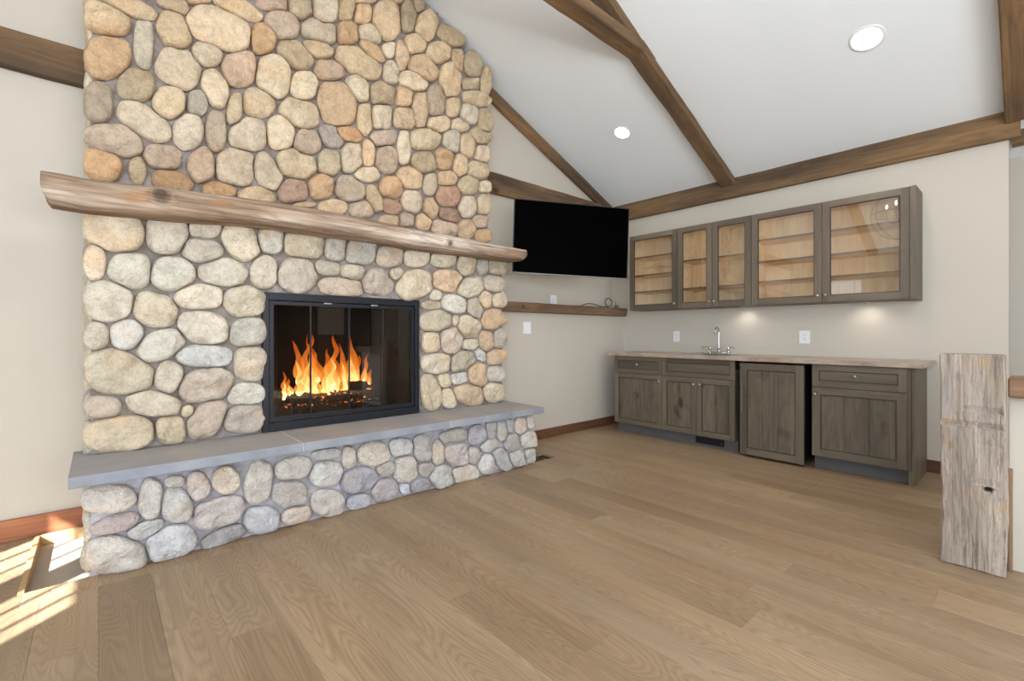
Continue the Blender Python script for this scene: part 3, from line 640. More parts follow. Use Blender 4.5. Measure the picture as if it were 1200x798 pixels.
# mortar bodies (front sheets with relief, boxed back)
def sheet(mb, Yp, inside, x0, x1, z0, z1, step=.03, amp=.012, seed=1.):
    nx = int((x1-x0)/step)+1; nz = int((z1-z0)/step)+1; idx = {}
    vs = []; fs = []
    def vert(i, j):
        if (i, j) not in idx:
            x = x0+(x1-x0)*i/nx; z = z0+(z1-z0)*j/nz
            y = Yp+noise.noise(Vector((x*7, z*7, seed)))*amp+noise.noise(Vector((x*25, z*25, seed)))*amp*.4
            idx[(i, j)] = len(vs); vs.append((x, y, z))
        return idx[(i, j)]
    for i in range(nx):
        for j in range(nz):
            xc = x0+(x1-x0)*(i+.5)/nx; zc = z0+(z1-z0)*(j+.5)/nz
            if inside(xc, zc): fs.append((vert(i, j), vert(i+1, j), vert(i+1, j+1), vert(i, j+1)))
    mb.add(vs, fs, True)
mb = MB()
def topz(x):
    # rounded shoulder of the chimney under the ceiling slope
    z = ceilz(x)-.004
    if x > 2.50: z = min(z, 3.80-(x-2.50)*.75)
    return z
sheet(mb, 3.532, lambda x, z: z < topz(x)-.01, XL+.03, XR-.03, 1.82, ceilz(RIDX), .03)
fb = (.795, 1.935, SLT, 1.412)
sheet(mb, 3.318, lambda x, z: not (fb[0] < x < fb[1] and z < fb[3]), XL+.03, XR-.03, SLT, 1.85, .0228)
mh = MB(); sheet(mh, 2.948, lambda x, z: True, XL+.03, XR-.012, 0.0, SLB, .03); mh.build('hearth_mortar', M['mortar_pale'], fp, label='pale lavender-grey mortar')
# sides, ledges
mb.box(XL+.028, XL+.045, 3.34, YA-.002, SLT, 1.85); mb.box(XR-.045, XR-.028, 3.34, 3.755, SLT, 1.85)
mb.box(XL+.028, XL+.045, 3.55, YA-.002, 1.85, 3.6); mb.box(XR-.045, XR-.028, 3.55, YA-.002, 1.85, 3.5)
mb.box(XL+.012, XR-.012, 3.325, 3.56, 1.80, 1.85)
mb.box(XL+.028, XL+.045, 2.965, YA-.002, 0, SLB); mb.box(XR-.03, XR-.012, 2.965, 3.565, 0, SLB)
mb.build('mortar', M['mortar'], fp)
# hearth slabs
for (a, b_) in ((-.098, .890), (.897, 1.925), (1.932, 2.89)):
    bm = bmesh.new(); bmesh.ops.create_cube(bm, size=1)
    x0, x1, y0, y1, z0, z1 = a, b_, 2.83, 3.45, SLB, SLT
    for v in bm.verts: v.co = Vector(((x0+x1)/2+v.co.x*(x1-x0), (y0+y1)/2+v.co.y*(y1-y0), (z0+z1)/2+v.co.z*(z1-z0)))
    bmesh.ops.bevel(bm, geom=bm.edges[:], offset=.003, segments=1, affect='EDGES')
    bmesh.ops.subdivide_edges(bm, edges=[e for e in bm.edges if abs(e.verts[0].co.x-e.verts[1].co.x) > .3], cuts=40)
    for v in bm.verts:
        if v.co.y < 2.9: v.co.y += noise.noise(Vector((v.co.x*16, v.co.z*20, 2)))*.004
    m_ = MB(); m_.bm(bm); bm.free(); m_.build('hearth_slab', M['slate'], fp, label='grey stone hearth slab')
for x_ in (.8895, 1.9245): MB().box(x_, x_+.008, 2.834, 3.40, SLB+.002, SLT-.001).build('slab_joint', M['joint'], fp)
# firebox
mb = MB(); x0, x1, z0, z1, yf, yb = .86, 1.86, .535, 1.34, 3.335, 3.74
mb.add([(x0, yf, z0), (x1, yf, z0), (x1-.14, yb, z0), (x0+.14, yb, z0), (x0, yf, z1), (x1, yf, z1), (x1-.14, yb, z1), (x0+.14, yb, z1)],
       [(0, 1, 2, 3), (4, 7, 6, 5), (0, 3, 7, 4), (1, 5, 6, 2), (3, 2, 6, 7)])
mb.build('firebox', M['brick'], fp)
# steel surround and glass doors
mb = MB(); a0, a1, c0, c1, Yf = .792, 1.928, .504, 1.408, 3.285
t = .036
mb.box(a0, a0+t, Yf, 3.34, c0, c1, .003).box(a1-t, a1, Yf, 3.34, c0, c1, .003).box(a0+t, a1-t, Yf, 3.34, c1-.05, c1, .003).box(a0+t, a1-t, Yf, 3.34, c0, c0+.055, .003)
sf = mb.build('steel_surround', M['black'], fp, label='black steel fireplace surround')
xs = [a0+t+.004, 1.091, 1.360, 1.622, a1-t-.004]; zb_, zt_ = c0+.06, c1-.055
for i in range(4):
    u0, u1 = xs[i], xs[i+1]; mb = MB(); e = .024 if i in (0,) else .004; e2 = .024 if i == 3 else .004
    mb.box(u0, u0+e, Yf+.012, Yf+.03, zb_, zt_).box(u1-e2, u1, Yf+.012, Yf+.03, zb_, zt_).box(u0+e, u1-e2, Yf+.012, Yf+.03, zb_, zb_+.03).box(u0+e, u1-e2, Yf+.012, Yf+.03, zt_-.024, zt_)
    d = mb.build('glass_door', M['black'], fp, label='black-framed bifold fireplace glass door')
    MB().box(u0+e, u1-e2, Yf+.018, Yf+.024, zb_+.03, zt_-.024).build('pane', M['fireglass'], d)
    if i in (1, 2):
        hx = (1.20 if i == 1 else 1.545); MB().box(hx-.026, hx+.026, Yf-.008, Yf+.012, zt_-.010, zt_+.002, .004).build('handle', M['chrome'], d, label='small brushed metal door pull')
# grate
gx0, gx1, gy0, gy1 = 1.02, 1.66, 3.44, 3.66
gt = MB()
for k in range(7):
    x = gx0+(gx1-gx0)*k/6; gt.tube([(x, gy0-.02, .69), (x, gy0, .62), (x, gy1, .62), (x, gy1+.01, .67)], .008, 8)
gt.tube([(gx0-.02, gy0+.03, .612), (gx1+.02, gy0+.03, .612)], .008, 8).tube([(gx0-.02, gy1-.03, .612), (gx1+.02, gy1-.03, .612)], .008, 8)
for x in (gx0+.05, gx1-.05):
    for y in (gy0+.03, gy1-.03): gt.tube([(x, y, .612), (x, y, .536)], .008, 8)
gt.build('fire_grate', M['black'], org=(1.34, 3.55, .536), label='black iron grate standing inside the fireplace under the logs', cat='grate')
def logm(name, p0, p1, r, label, mat='log'):
    p0, p1 = Vector(p0), Vector(p1); n = 14; pts = []; rs = []
    for i in range(n+1):
        t = i/n; q = p0.lerp(p1, t)+Vector((0, noise.noise(Vector((t*3, r*90, 0)))*.012, noise.noise(Vector((t*3, 5, r*90)))*.01)); pts.append(q-p0); rs.append(r*(1+.16*noise.noise(Vector((t*9, 1, r*77)))))
    mb = MB().tube(pts, rs, 12); vs = []
    for v in mb.v: vs.append(tuple(Vector(v)*(1+.0)+Vector((0, noise.noise(Vector(v)*40)*.006, noise.noise(Vector(v)*40+Vector((9, 9, 9)))*.006))))
    mb.v = vs; o = mb.build(name, M[mat], label=label, cat='log', group='logs on the grate'); o.location = p0; return o
logm('fire_log', (1.03, 3.52, .668), (1.63, 3.50, .668), .042, 'charred firewood log at the front of the burning grate')
logm('fire_log', (1.06, 3.61, .670), (1.60, 3.62, .668), .042, 'charred firewood log at the back of the burning grate')
logm('fire_log', (1.10, 3.60, .742), (1.62, 3.52, .735), .034, 'charred split log lying crosswise on top in the fire')
mb = MB(); r_ = random.Random(9)
for k in range(260):
    x = 1.345+r_.gauss(0, .15); y = r_.uniform(3.44, 3.66); z = .612+r_.random()**1.5*.13*(1-min(1, abs(x-1.345)/.36))
    if not (gx0-.02 < x < gx1+.03): continue
    s_ = r_.uniform(.007, .02); q = Matrix.Rotation(r_.uniform(0, 3), 3, Vector((r_.random(), r_.random(), r_.random())).normalized())
    bm = bmesh.new(); bmesh.ops.create_icosphere(bm, subdivisions=1, radius=s_)
    for v in bm.verts: v.co = q @ Vector((v.co.x, v.co.y*.7, v.co.z*.6))
    mb.bm(bm, Matrix.Translation((x, y, z))); bm.free()
mb.build('embers', M['ember'], org=(1.34, 3.55, .61), label='glowing broken embers heaped over the fire grate', cat='embers', kind='stuff')
# flames: twisting tongues with an inner core
def tongue(acc, x, y, z0, h, r, sd, lean, shr=1.0):
    n = 12; m_ = 26; vs, fs, hs = acc; b0 = len(vs)
    for i in range(m_+1):
        t = i/m_; rr = r*shr*((1-t)**.75)*(.75+.5*math.sin(min(1, t*2.2)*PI*.5))*(1+.25*math.sin(t*11+sd))
        cx = x+lean*t*t*h+noise.noise(Vector((t*2.6, sd, 0)))*.055*(.3+t)*h/.3; cy = y+noise.noise(Vector((t*2.6, sd, 7)))*.03
        for k in range(n):
            a = 2*PI*k/n; w_ = 1+.35*noise.noise(Vector((math.cos(a)*1.5, math.sin(a)*1.5, t*5+sd)))
            vs.append((cx+math.cos(a)*rr*w_, cy+math.sin(a)*rr*w_*.7, z0+h*t)); hs.append(t)
    for i in range(m_):
        for k in range(n): fs.append((b0+i*n+k, b0+i*n+(k+1) % n, b0+(i+1)*n+(k+1) % n, b0+(i+1)*n+k))
ao = ([], [], []); ai = ([], [], [])
r_ = random.Random(2)
FL = [(1.02, .20, .020, 0), (1.095, .16, .03, .1), (1.13, .40, .045, -.12), (1.165, .46, .036, .02), (1.20, .30, .055, 0), (1.245, .38, .042, -.1), (1.28, .36, .045, .1), (1.315, .45, .04, .12), (1.35, .28, .05, .08), (1.40, .22, .03, -.1), (1.445, .38, .03, -.1), (1.475, .32, .05, -.05), (1.51, .43, .038, .0), (1.545, .27, .05, .1), (1.59, .27, .026, .12), (1.62, .17, .025, .1), (1.21, .45, .02, -.1), (1.06, .12, .02, -.2)]
for (x, h, r, ln) in FL:
    y = 3.53+r_.uniform(-.04, .05); sd = r_.uniform(0, 50); z = .69+r_.uniform(-.02, .02)
    tongue(ao, x-.02, y, z, h, r, sd, ln); tongue(ai, x-.02, y, z-.01, h*.66, r*.72, sd, ln)
def fin(acc, name, mat, parent=None, **kw):
    vs, fs, hs = acc; org = (1.34, 3.53, .66)
    me = bpy.data.meshes.new(name); me.from_pydata([(v[0]-org[0], v[1]-org[1], v[2]-org[2]) for v in vs], [], fs)
    at = me.attributes.new('h', 'FLOAT', 'POINT'); at.data.foreach_set('value', hs)
    me.polygons.foreach_set('use_smooth', [True]*len(me.polygons)); me.materials.append(mat)
    o = bpy.data.objects.new(name, me); C.objects.link(o)
    if parent: o.parent = parent
    else: o.location = org
    return tag(o, **kw)
fl = fin(ao, 'flames', M['flame_out'], label='orange and yellow flames rising from the logs behind the fireplace glass', cat='fire', kind='stuff')
fin(ai, 'flame_core', M['flame_in'], fl)
l = bpy.data.lights.new('fire_light', 'POINT'); l.energy = 3; l.color = (1, .5, .18); l.shadow_soft_size = .12
o = bpy.data.objects.new('fire_light', l); C.objects.link(o); o.location = (1.34, 3.46, .86)
# mantel log
XM = [(-.20, 1.910, 1.765), (-.05, 1.912, 1.757), (.25, 1.930, 1.770), (.80, 1.958, 1.800), (1.3, 1.952, 1.802), (1.8, 1.934, 1.792), (2.3, 1.920, 1.795), (2.75, 1.913, 1.793), (2.915, 1.908, 1.80)]
def lerp_t(x):
    for (a, b_) in zip(XM, XM[1:]):
        if x <= b_[0]: t = (x-a[0])/(b_[0]-a[0]); return a[1]+(b_[1]-a[1])*t, a[2]+(b_[2]-a[2])*t
    return XM[-1][1:]
mb = MB(); vs = []; fs = []; n = 90; K = 26; MO = (-.20, 3.08, 1.82)
for i in range(n+1):
    x = -.20+3.115*i/n; zt, zb2 = lerp_t(x); zc = (zt+zb2)/2; hz = (zt-zb2)/2; yc = 3.195; hy = .128
    for k in range(K):
        a = 2*PI*k/K; c_, s_ = math.cos(a), math.sin(a); e = 2/3.6
        yy = math.copysign(abs(c_)**e, c_)*hy; zz = math.copysign(abs(s_)**e, s_)*hz
        nz = noise.noise(Vector((x*2.2, c_, s_)))*.010+noise.noise(Vector((x*7, c_*4, s_*4)))*.004
        xx = x
        if i == 0: xx += .03*max(0, -zz/hz)**2+(.004*noise.noise(Vector((c_*3, s_*3, 0))))
        if i == n: xx -= (.05*max(0, -zz/hz))
        for kx, kz, kr in ((.25, .055, .05), (2.075, .04, .035)):
            if c_ < 0:
                d = math.hypot(x-kx, zc+zz-(1.82+kz)); nz += .012*math.exp(-(d/kr)**2)
        vs.append((xx, yc+yy*(1+nz/hy), zc+zz*(1+nz/hz)))
for i in range(n):
    for k in range(K): fs.append((i*K+k, i*K+(k+1) % K, (i+1)*K+(k+1) % K, (i+1)*K+k))
fs.append(tuple(range(K))); fs.append(tuple(n*K+k for k in range(K)))
mb.add(vs, fs, True); mb.sm[-1] = mb.sm[-2] = False
mb.build('mantel_log', M['mantel'], org=MO, label='long weathered wooden mantel log with knots across the stone fireplace', cat='mantel')
# ledge shelf below the television
mb = MB(); bm = warped(2.86, 5.13, 3.512, 3.757, 1.362, 1.466, 1, 3, 1, .0, 2, 8.)
bmesh.ops.subdivide_edges(bm, edges=[e for e in bm.edges if abs(e.verts[0].co.x-e.verts[1].co.x) > .5], cuts=50, use_grid_fill=True)
for v in bm.verts:
    c = v.co
    if c.y < 3.53: c.y += noise.noise(Vector((c.x*6, c.z*20, 0)))*.008
    if c.z > 1.44: c.z += noise.noise(Vector((c.x*5, c.y*9, 4)))*.004
    if c.z < 1.38 and c.y < 3.53: c.x = min(c.x, 5.10)
mb.bm(bm); bm.free(); mb.build('ledge_shelf', M['shelf'], org=(2.86, 3.512, 1.362), label='rough wooden ledge shelf on the wall below the television', cat='shelf')
# ================================================================ TELEVISION
TL, TR_ = Vector((3.0, 3.355, 2.450)), Vector((4.032, 2.758, 2.412)); BLc = Vector((3.0, 3.355, 1.725))
ctr = (TL+TR_)/2+Vector((0, 0, -.3625)); X = (TR_-TL); TW = X.length; X.normalize(); TH = .722
Zt = Vector((0, 0, 1)); Zt = (Zt-X*Zt.dot(X)).normalized(); Yt = Zt.cross(X)   # Yt points away from the viewer
RT = Matrix((X, Yt, Zt)).transposed().to_4x4()
tv = empty('television', ctr, 'large black flat television on a swivel bracket, angled out from the corner', 'television'); tv.matrix_world = Matrix.Translation(ctr) @ RT
def tp(mb, name, mat, par, **kw): return mb.build(name, mat, par, org=(0, 0, 0), **kw)
h, w_ = TH/2, TW/2
b = .007
tp(MB().box(-w_+b, w_-b, -.002, .004, -h+.013, h-b), 'screen', M['screen'], tv)
tp(MB().box(-w_, w_, -.006, .016, h-b, h, .001).box(-w_, -w_+b, -.006, .016, -h+.012, h-b).box(w_-b, w_, -.006, .016, -h+.012, h-b), 'bezel', M['blackpl'], tv)
tp(MB().box(-w_, w_, -.007, .016, -h, -h+.012, .001), 'lower_bezel', M['silver'], tv, label='silver strip along the bottom of the screen')
tp(MB().box(-w_+.003, w_-.003, .005, .03, -h+.004, h-.003, .004).box(-w_*.62, w_*.62, .03, .065, -h*.75, h*.45, .012), 'back_housing', M['blackpl'], tv)
# bracket (in world space, from the wall to the back of the set)
mb = MB(); wp = Vector((3.86, 3.72, 2.02)); mb.box(3.76, 3.96, 3.735, 3.759, 1.85, 2.2, .003)
bk = ctr + Yt*.066
el = Vector((3.98, 3.42, 2.05)); mb.tube([(3.86, 3.74, 2.05), el], .02, 10).tube([el, bk+Vector((0, 0, -.02))], .018, 10)
mb.lathe(el+Vector((0, 0, -.04)), (0, 0, 1), [(.001, 0), (.028, 0), (.028, .08), (.001, .08)], 14)
for dz in (-.14, .14): mb.tube([bk-X*.16+Zt*dz, bk+X*.16+Zt*dz], .01, 8)
mb.tube([bk-Zt*.16, bk+Zt*.16], .014, 8)
br = mb.build('wall_bracket', M['blackpl'], org=(0, 0, 0)); br.parent = tv; br.matrix_parent_inverse = Matrix.Identity(4)
br.matrix_basis = (Matrix.Translation(ctr) @ RT).inverted()
# cables on the ledge
def cable(pts, r, name, mat, label):
    cu = [Vector(p) for p in pts]; out = []
    for i in range(len(cu)-1):
        p0, p1, p2, p3 = cu[max(i-1, 0)], cu[i], cu[i+1], cu[min(i+2, len(cu)-1)]
        for k in range(8):
            t = k/8; out.append(.5*((2*p1)+(-p0+p2)*t+(2*p0-5*p1+4*p2-p3)*t*t+(-p0+3*p1-3*p2+p3)*t**3))
    out.append(cu[-1]); return MB().tube(out, r, 8).build(name, mat, org=tuple(cu[0]), label=label, cat='cable')
cable([(4.30, 3.60, 1.472), (4.42, 3.60, 1.502), (4.55, 3.60, 1.500), (4.68, 3.59, 1.474), (4.80, 3.60, 1.482), (4.93, 3.63, 1.50), (4.99, 3.66, 1.56), (4.96, 3.70, 1.60), (4.93, 3.72, 1.55), (4.97, 3.70, 1.475)], .005, 'power_cable', M['blackpl'], 'loose black cable curling along the right end of the ledge shelf')
mb = MB(); mb.lathe((5.03, 3.62, 1.467), (0, 0, 1), [(.001, 0), (.03, 0), (.032, .03), (.02, .045), (.001, .047)], 16); mb.tube([(5.03, 3.62, 1.51), (5.02, 3.63, 1.56)], .004, 6)
mb.build('cable_box', plain('grey_plastic', srgb(120, 116, 108), .5), org=(5.03, 3.62, 1.467), label='small grey plug sitting at the corner end of the ledge shelf', cat='adapter')
# ================================================================ WALL PLATES
def plate(face, c, w2, h2, label, kind):
    # face: 'N' -> faces -Y at y=c[1]; 'E' -> faces -X at x=c[0]
    r = empty('wall_outlet' if kind != 'switch' else 'wall_switch', c, label, 'outlet' if kind != 'switch' else 'switch', 'white wall plates')
    def bx(m_, u0, u1, z0, z1, d0, d1, bv=.001):
        if face == 'N': m_.box(c[0]+u0, c[0]+u1, c[1]-d1, c[1]-d0, c[2]+z0, c[2]+z1, bv)
        else: m_.box(c[0]-d1, c[0]-d0, c[1]+u0, c[1]+u1, c[2]+z0, c[2]+z1, bv)
        return m_
    bx(MB(), -w2, w2, -h2, h2, 0, .006, .002).build('cover_plate', M['white'], r)
    if kind == 'switch':
        for u in (-.024, .024): bx(MB(), u-.014, u+.014, -.030, .030, .006, .010).build('rocker', M['white'], r)
    elif kind == 'outlet':
        for z in (-.020, .020):
            rc = bx(MB(), -.016, .016, z-.014, z+.014, .006, .0085).build('receptacle', M['white'], r)
            m_ = MB(); bx(m_, -.008, -.005, z-.004, z+.006, .0085, .009, 0); bx(m_, .005, .008, z-.004, z+.006, .0085, .009, 0); m_.build('slots', M['slotdark'], rc)
    else: bx(MB(), -.02, .02, -.02, .02, .006, .012).build('cover_insert', M['white'], r)
plate('N', (3.385, 3.57, 1.203), .055, .062, 'white double switch plate on the wall under the ledge shelf', 'switch')
plate('N', (3.99, 3.76, 1.53), .055, .06, 'white cover plate on the wall just above the ledge shelf', 'blank')
plate('E', (XB, 2.833, 1.108), .040, .062, 'white outlet above the counter, left of the tap', 'outlet')
plate('E', (XB, 1.493, 1.107), .048, .062, 'white outlet above the counter, right of the tap', 'outlet')
# ================================================================ CABINETS
def knob(par, x, y, z, r=.013): MB().lathe((x, y, z), (-1, 0, 0), [(.001, -.002), (r*.55, 0), (r*.45, .010), (r, .016), (r*.9, .025), (.001, .028)], 14).build('knob', M['chrome'], par)
def ring(mb, X0, X1, y0, y1, z0, z1, sy, sz, mats=None):
    # connected rectangular frame: 4 x 4 grid of corners without its middle cell
    ys = [y0, y0+sy, y1-sy, y1]; zs = [z0, z0+sz, z1-sz, z1]; b0 = len(mb.v); idx = lambda s_, i, j: b0+s_*16+i*4+j
    for X in (X0, X1):
        for i in range(4):
            for j in range(4): mb.v.append((X, ys[i], zs[j]))
    def f(q, m_): mb.f.append(tuple(q)); mb.sm.append(False); (mats is not None) and mats.append(m_)
    for i in range(3):
        for j in range(3):
            if (i, j) == (1, 1): continue
            m_ = 1 if i == 1 else 0
            for s_ in (0, 1): f((idx(s_, i, j), idx(s_, i+1, j), idx(s_, i+1, j+1), idx(s_, i, j+1)), m_)
    for k in range(3):
        f((idx(0, k, 0), idx(0, k+1, 0), idx(1, k+1, 0), idx(1, k, 0)), int(k == 1)); f((idx(0, k, 3), idx(0, k+1, 3), idx(1, k+1, 3), idx(1, k, 3)), int(k == 1))
        f((idx(0, 0, k), idx(0, 0, k+1), idx(1, 0, k+1), idx(1, 0, k)), 0); f((idx(0, 3, k), idx(0, 3, k+1), idx(1, 3, k+1), idx(1, 3, k)), 0)
    f((idx(0, 1, 1), idx(0, 2, 1), idx(1, 2, 1), idx(1, 1, 1)), 1); f((idx(0, 1, 2), idx(0, 2, 2), idx(1, 2, 2), idx(1, 1, 2)), 1)
    f((idx(0, 1, 1), idx(0, 1, 2), idx(1, 1, 2), idx(1, 1, 1)), 0); f((idx(0, 2, 1), idx(0, 2, 2), idx(1, 2, 2), idx(1, 2, 1)), 0)
    return mb
def leaf(par, name, X0, y0, y1, z0, z1, st=.052, th=.02, kn=None, nb=3, glassy=False, horizontal=False, lab=None):
    g_ = .0015; y0 += g_; y1 -= g_; z0 += g_; z1 -= g_
    mb = MB(); mi = []; ring(mb, X0, X0+th, y0, y1, z0, z1, st, st, mi)
    r = mb.build(name, [M['cabV'], M['cabH']], par, label=lab)
    r.data.polygons.foreach_set('material_index', mi)
    bv = r.modifiers.new('edge', 'BEVEL'); bv.width = .0018; bv.segments = 2; bv.limit_method = 'ANGLE'
    a, b_, c, d = y0+st, y1-st, z0+st, z1-st; q = .007
    ring(MB(), X0+.006, X0+th-.001, a, b_, c, d, q, q).build('inner_moulding', M['cabDk'], r)
    if glassy: MB().box(X0+.010, X0+.013, a+q, b_-q, c+q, d-q).build('pane', M['glass'], r)
    elif horizontal: MB().box(X0+.010, X0+th, a+q, b_-q, c+q, d-q).build('panel', M['cabH'], r)
    else:
        mb = MB(); W_ = (b_-a-2*q)/nb; pr = [(a+q, X0+.010)]
        for i in range(1, nb): yy = a+q+i*W_; pr += [(yy-.0022, X0+.010), (yy, X0+.0135), (yy+.0022, X0+.010)]
        pr.append((b_-q, X0+.010)); vs = []; fs = []
        for (yy, xx) in pr: vs += [(xx, yy, c+q), (xx, yy, d-q), (X0+th, yy, c+q), (X0+th, yy, d-q)]
        for i in range(len(pr)-1):
            k = 4*i; fs += [(k, k+4, k+5, k+1), (k+2, k+3, k+7, k+6), (k, k+2, k+6, k+4), (k+1, k+5, k+7, k+3)]
        k = 4*(len(pr)-1); fs += [(0, 1, 3, 2), (k, k+2, k+3, k+1)]
        mb.add(vs, fs); mb.build('panel', M['cabP'], r)
    if kn: knob(r, X0, kn[0], kn[1])
    return r
M['cabDk'] = plain('dark_moulding_groove', srgb(58, 48, 40), .55, nz=.1)
XF = 4.52
def base_unit(name, y0, y1, label, leaves, x_body=XF+.021, toe=True, extra=None):
    r = empty(name, ((x_body+XB)/2, (y0+y1)/2, 0), label, 'cabinet', 'base cabinets of the wet bar')
    mb = MB(); mb.box(x_body, XB-.001, y0+.001, y1-.001, .11, .79 if name == 'sink_cabinet' else .884)
    mb.build('carcass', M['cabV'], r)
    if toe: MB().box(4.60, XB-.001, y0+.001, y1-.001, .0, .1095).build('toe_kick', M['toe'], r)
    for lf in leaves: leaf(r, **lf)
    return r
base_unit('base_cabinet', 2.664, 3.277, 'left base cabinet of the wet bar with one drawer over one door', [
    dict(name='drawer', X0=XF, y0=2.664, y1=3.277, z0=.695, z1=.884, st=.045, kn=(2.965, .795), horizontal=True),
    dict(name='door', X0=XF, y0=2.664, y1=3.277, z0=.112, z1=.693, kn=(2.695, .627))])
r = base_unit('sink_cabinet', 1.90, 2.664, 'sink base cabinet under the tap, with a pair of doors', [
    dict(name='drawer_front', X0=XF, y0=1.90, y1=2.664, z0=.695, z1=.884, st=.045, horizontal=True),
    dict(name='door', X0=XF, y0=2.28, y1=2.664, z0=.112, z1=.693, kn=(2.305, .627), nb=2),
    dict(name='door', X0=XF, y0=1.90, y1=2.28, z0=.112, z1=.693, kn=(2.240, .630), nb=2)])
vt = MB(); vt.box(4.588, 4.60, 2.033, 2.321, .024, .09, .002)
vt = vt.build('air_vent', M['blackpl'], r, label='black toe-kick vent grille')
mb = MB()
for k in range(5): mb.box(4.584, 4.588, 2.045, 2.310, .032+k*.011, .036+k*.011)
mb.build('grille_slats', plain('vent_slat', srgb(34, 36, 40), .4), vt)
MB().lathe((4.586, 2.056, .056), (-1, 0, 0), [(.001, 0), (.004, 0), (.003, .004), (.001, .0042)], 10).build('screw', M['chrome'], vt)
# panelled refrigerator in its bay
r = empty('bar_refrigerator', (4.82, 1.58, 0), 'wood-panelled bar refrigerator with an upright bar handle, under the counter', 'refrigerator')
MB().box(4.55, XB-.02, 1.325, 1.838, .035, .868, .004).build('body', M['blackpl'], r)
d = leaf(r, 'door', 4.497, 1.316, 1.846, .018, .868, st=.062, th=.035)
MB().box(4.46, 4.476, 1.806, 1.826, .40, .68, .004).box(4.476, 4.498, 1.808, 1.824, .415, .435, .002).box(4.476, 4.498, 1.808, 1.824, .645, .665, .002).build('bar_handle', plain('bronze_handle', srgb(104, 98, 92), .45, .3), d)
for y in (1.37, 1.79):
    for x in (4.58, 5.0): MB().lathe((x, y, 0), (0, 0, 1), [(.001, 0), (.016, 0), (.016, .035), (.001, .035)], 10).build('foot', M['blackpl'], r)
r = base_unit('base_cabinet', .618, 1.262, 'right-end base cabinet of the wet bar, with a plank side panel to the floor', [
    dict(name='drawer', X0=XF, y0=.640, y1=1.262, z0=.695, z1=.884, st=.05, kn=(.959, .797), horizontal=True),
    dict(name='door', X0=XF, y0=.640, y1=1.262, z0=.112, z1=.693, kn=(1.236, .632), st=.06)])
mb = MB(); mb.box(4.545, XB-.001, .600, .6165, 0.0, .884, .001).box(4.545, 4.60, .6165, .636, .0, .11, .001); mb.build('side_panel', M['cabV'], r)
# countertop with a cut-out for the sink
r = empty('countertop', (4.80, 1.93, .886), 'long speckled taupe stone countertop on the dark cabinets', 'countertop')
cx0, cx1, cy0, cy1 = 4.60, 4.90, 2.02, 2.44
def ctop(mb):
    Z0, Z1 = .886, .921; x0, x1, y0, y1 = 4.478, XB-.001, .545, 3.335
    for (a, b_, c, d_) in ((x0, cx0, y0, y1), (cx1, x1, y0, y1), (cx0, cx1, y0, cy0), (cx0, cx1, cy1, y1)): mb.box(a, b_, c, d_, Z0, Z1)
    for k in range(110):   # chipped front edge
        y = y0+(y1-y0)*k/110; e = .005+.004*noise.noise(Vector((y*14, 0, 0)))
        mb.box(x0-e, x0, y, y+(y1-y0)/110, Z0+.004, Z1-.004)
    for k in range(24):
        x = x0+(x1-x0)*k/24; e = .005+.003*noise.noise(Vector((x*14, 5, 0)))
        mb.box(x, x+(x1-x0)/24, y0-e, y0, Z0+.004, Z1-.004)
mb = MB(); ctop(mb); mb.build('stone_slab', M['counter'], r)
mb = MB(); z1 = .922
mb.box(cx0-.012, cx0+.003, cy0-.012, cy1+.012, z1-.001, z1+.003, .001).box(cx1-.003, cx1+.012, cy0-.012, cy1+.012, z1-.001, z1+.003, .001)
mb.box(cx0+.003, cx1-.003, cy0-.012, cy0+.003, z1-.001, z1+.003, .001).box(cx0+.003, cx1-.003, cy1-.003, cy1+.012, z1-.001, z1+.003, .001)
mb.box(cx0, cx0+.002, cy0, cy1, .80, z1).box(cx1-.002, cx1, cy0, cy1, .80, z1).box(cx0, cx1, cy0, cy0+.002, .80, z1).box(cx0, cx1, cy1-.002, cy1, .80, z1).box(cx0, cx1, cy0, cy1, .798, .80)
mb.build('bar_sink', M['chrome'], org=(4.75, 2.23, .80), label='small stainless bar sink set into the stone counter below the tap', cat='sink')
# tap
fx, fy, fz = 5.035, 2.285, .921
r = empty('faucet', (fx, fy, fz), 'chrome gooseneck bar tap with two lever handles on the counter', 'faucet')
pts = [(fx, fy, fz+.03)]+[(fx, fy, fz+.03+k*.03) for k in range(1, 8)]
for k in range(1, 13): a = PI*1.12*k/12; pts.append((fx-.045+.045*math.cos(a), fy, fz+.24+.045*math.sin(a)))
MB().tube(pts, .0085, 12).lathe((fx, fy, fz), (0, 0, 1), [(.001, 0), (.026, 0), (.024, .012), (.014, .02), (.012, .05), (.017, .056), (.010, .065), (.001, .066)], 18).lathe(pts[-1], Vector(pts[-1])-Vector(pts[-2]), [(.001, -.004), (.012, -.004), (.013, .014), (.001, .015)], 12).build('spout', M['chromedk'], r)
for s_ in (-1, 1):
    y = fy+s_*.10
    hd = MB().lathe((fx, y, fz), (0, 0, 1), [(.001, 0), (.024, 0), (.022, .010), (.012, .018), (.011, .045), (.017, .052), (.017, .068), (.001, .075)], 16).build('valve', M['chromedk'], r)
    MB().tube([(fx, y, fz+.062), (fx-.01, y+s_*.03, fz+.075), (fx-.014, y+s_*.065, fz+.074), (fx-.016, y+s_*.085, fz+.066)], [.006, .0055, .005, .006], 8).build('lever', M['chromedk'], hd)
MB().tube([(fx, fy-.10, fz+.012), (fx, fy+.10, fz+.012)], .008, 8).build('bridge', M['chromedk'], r)
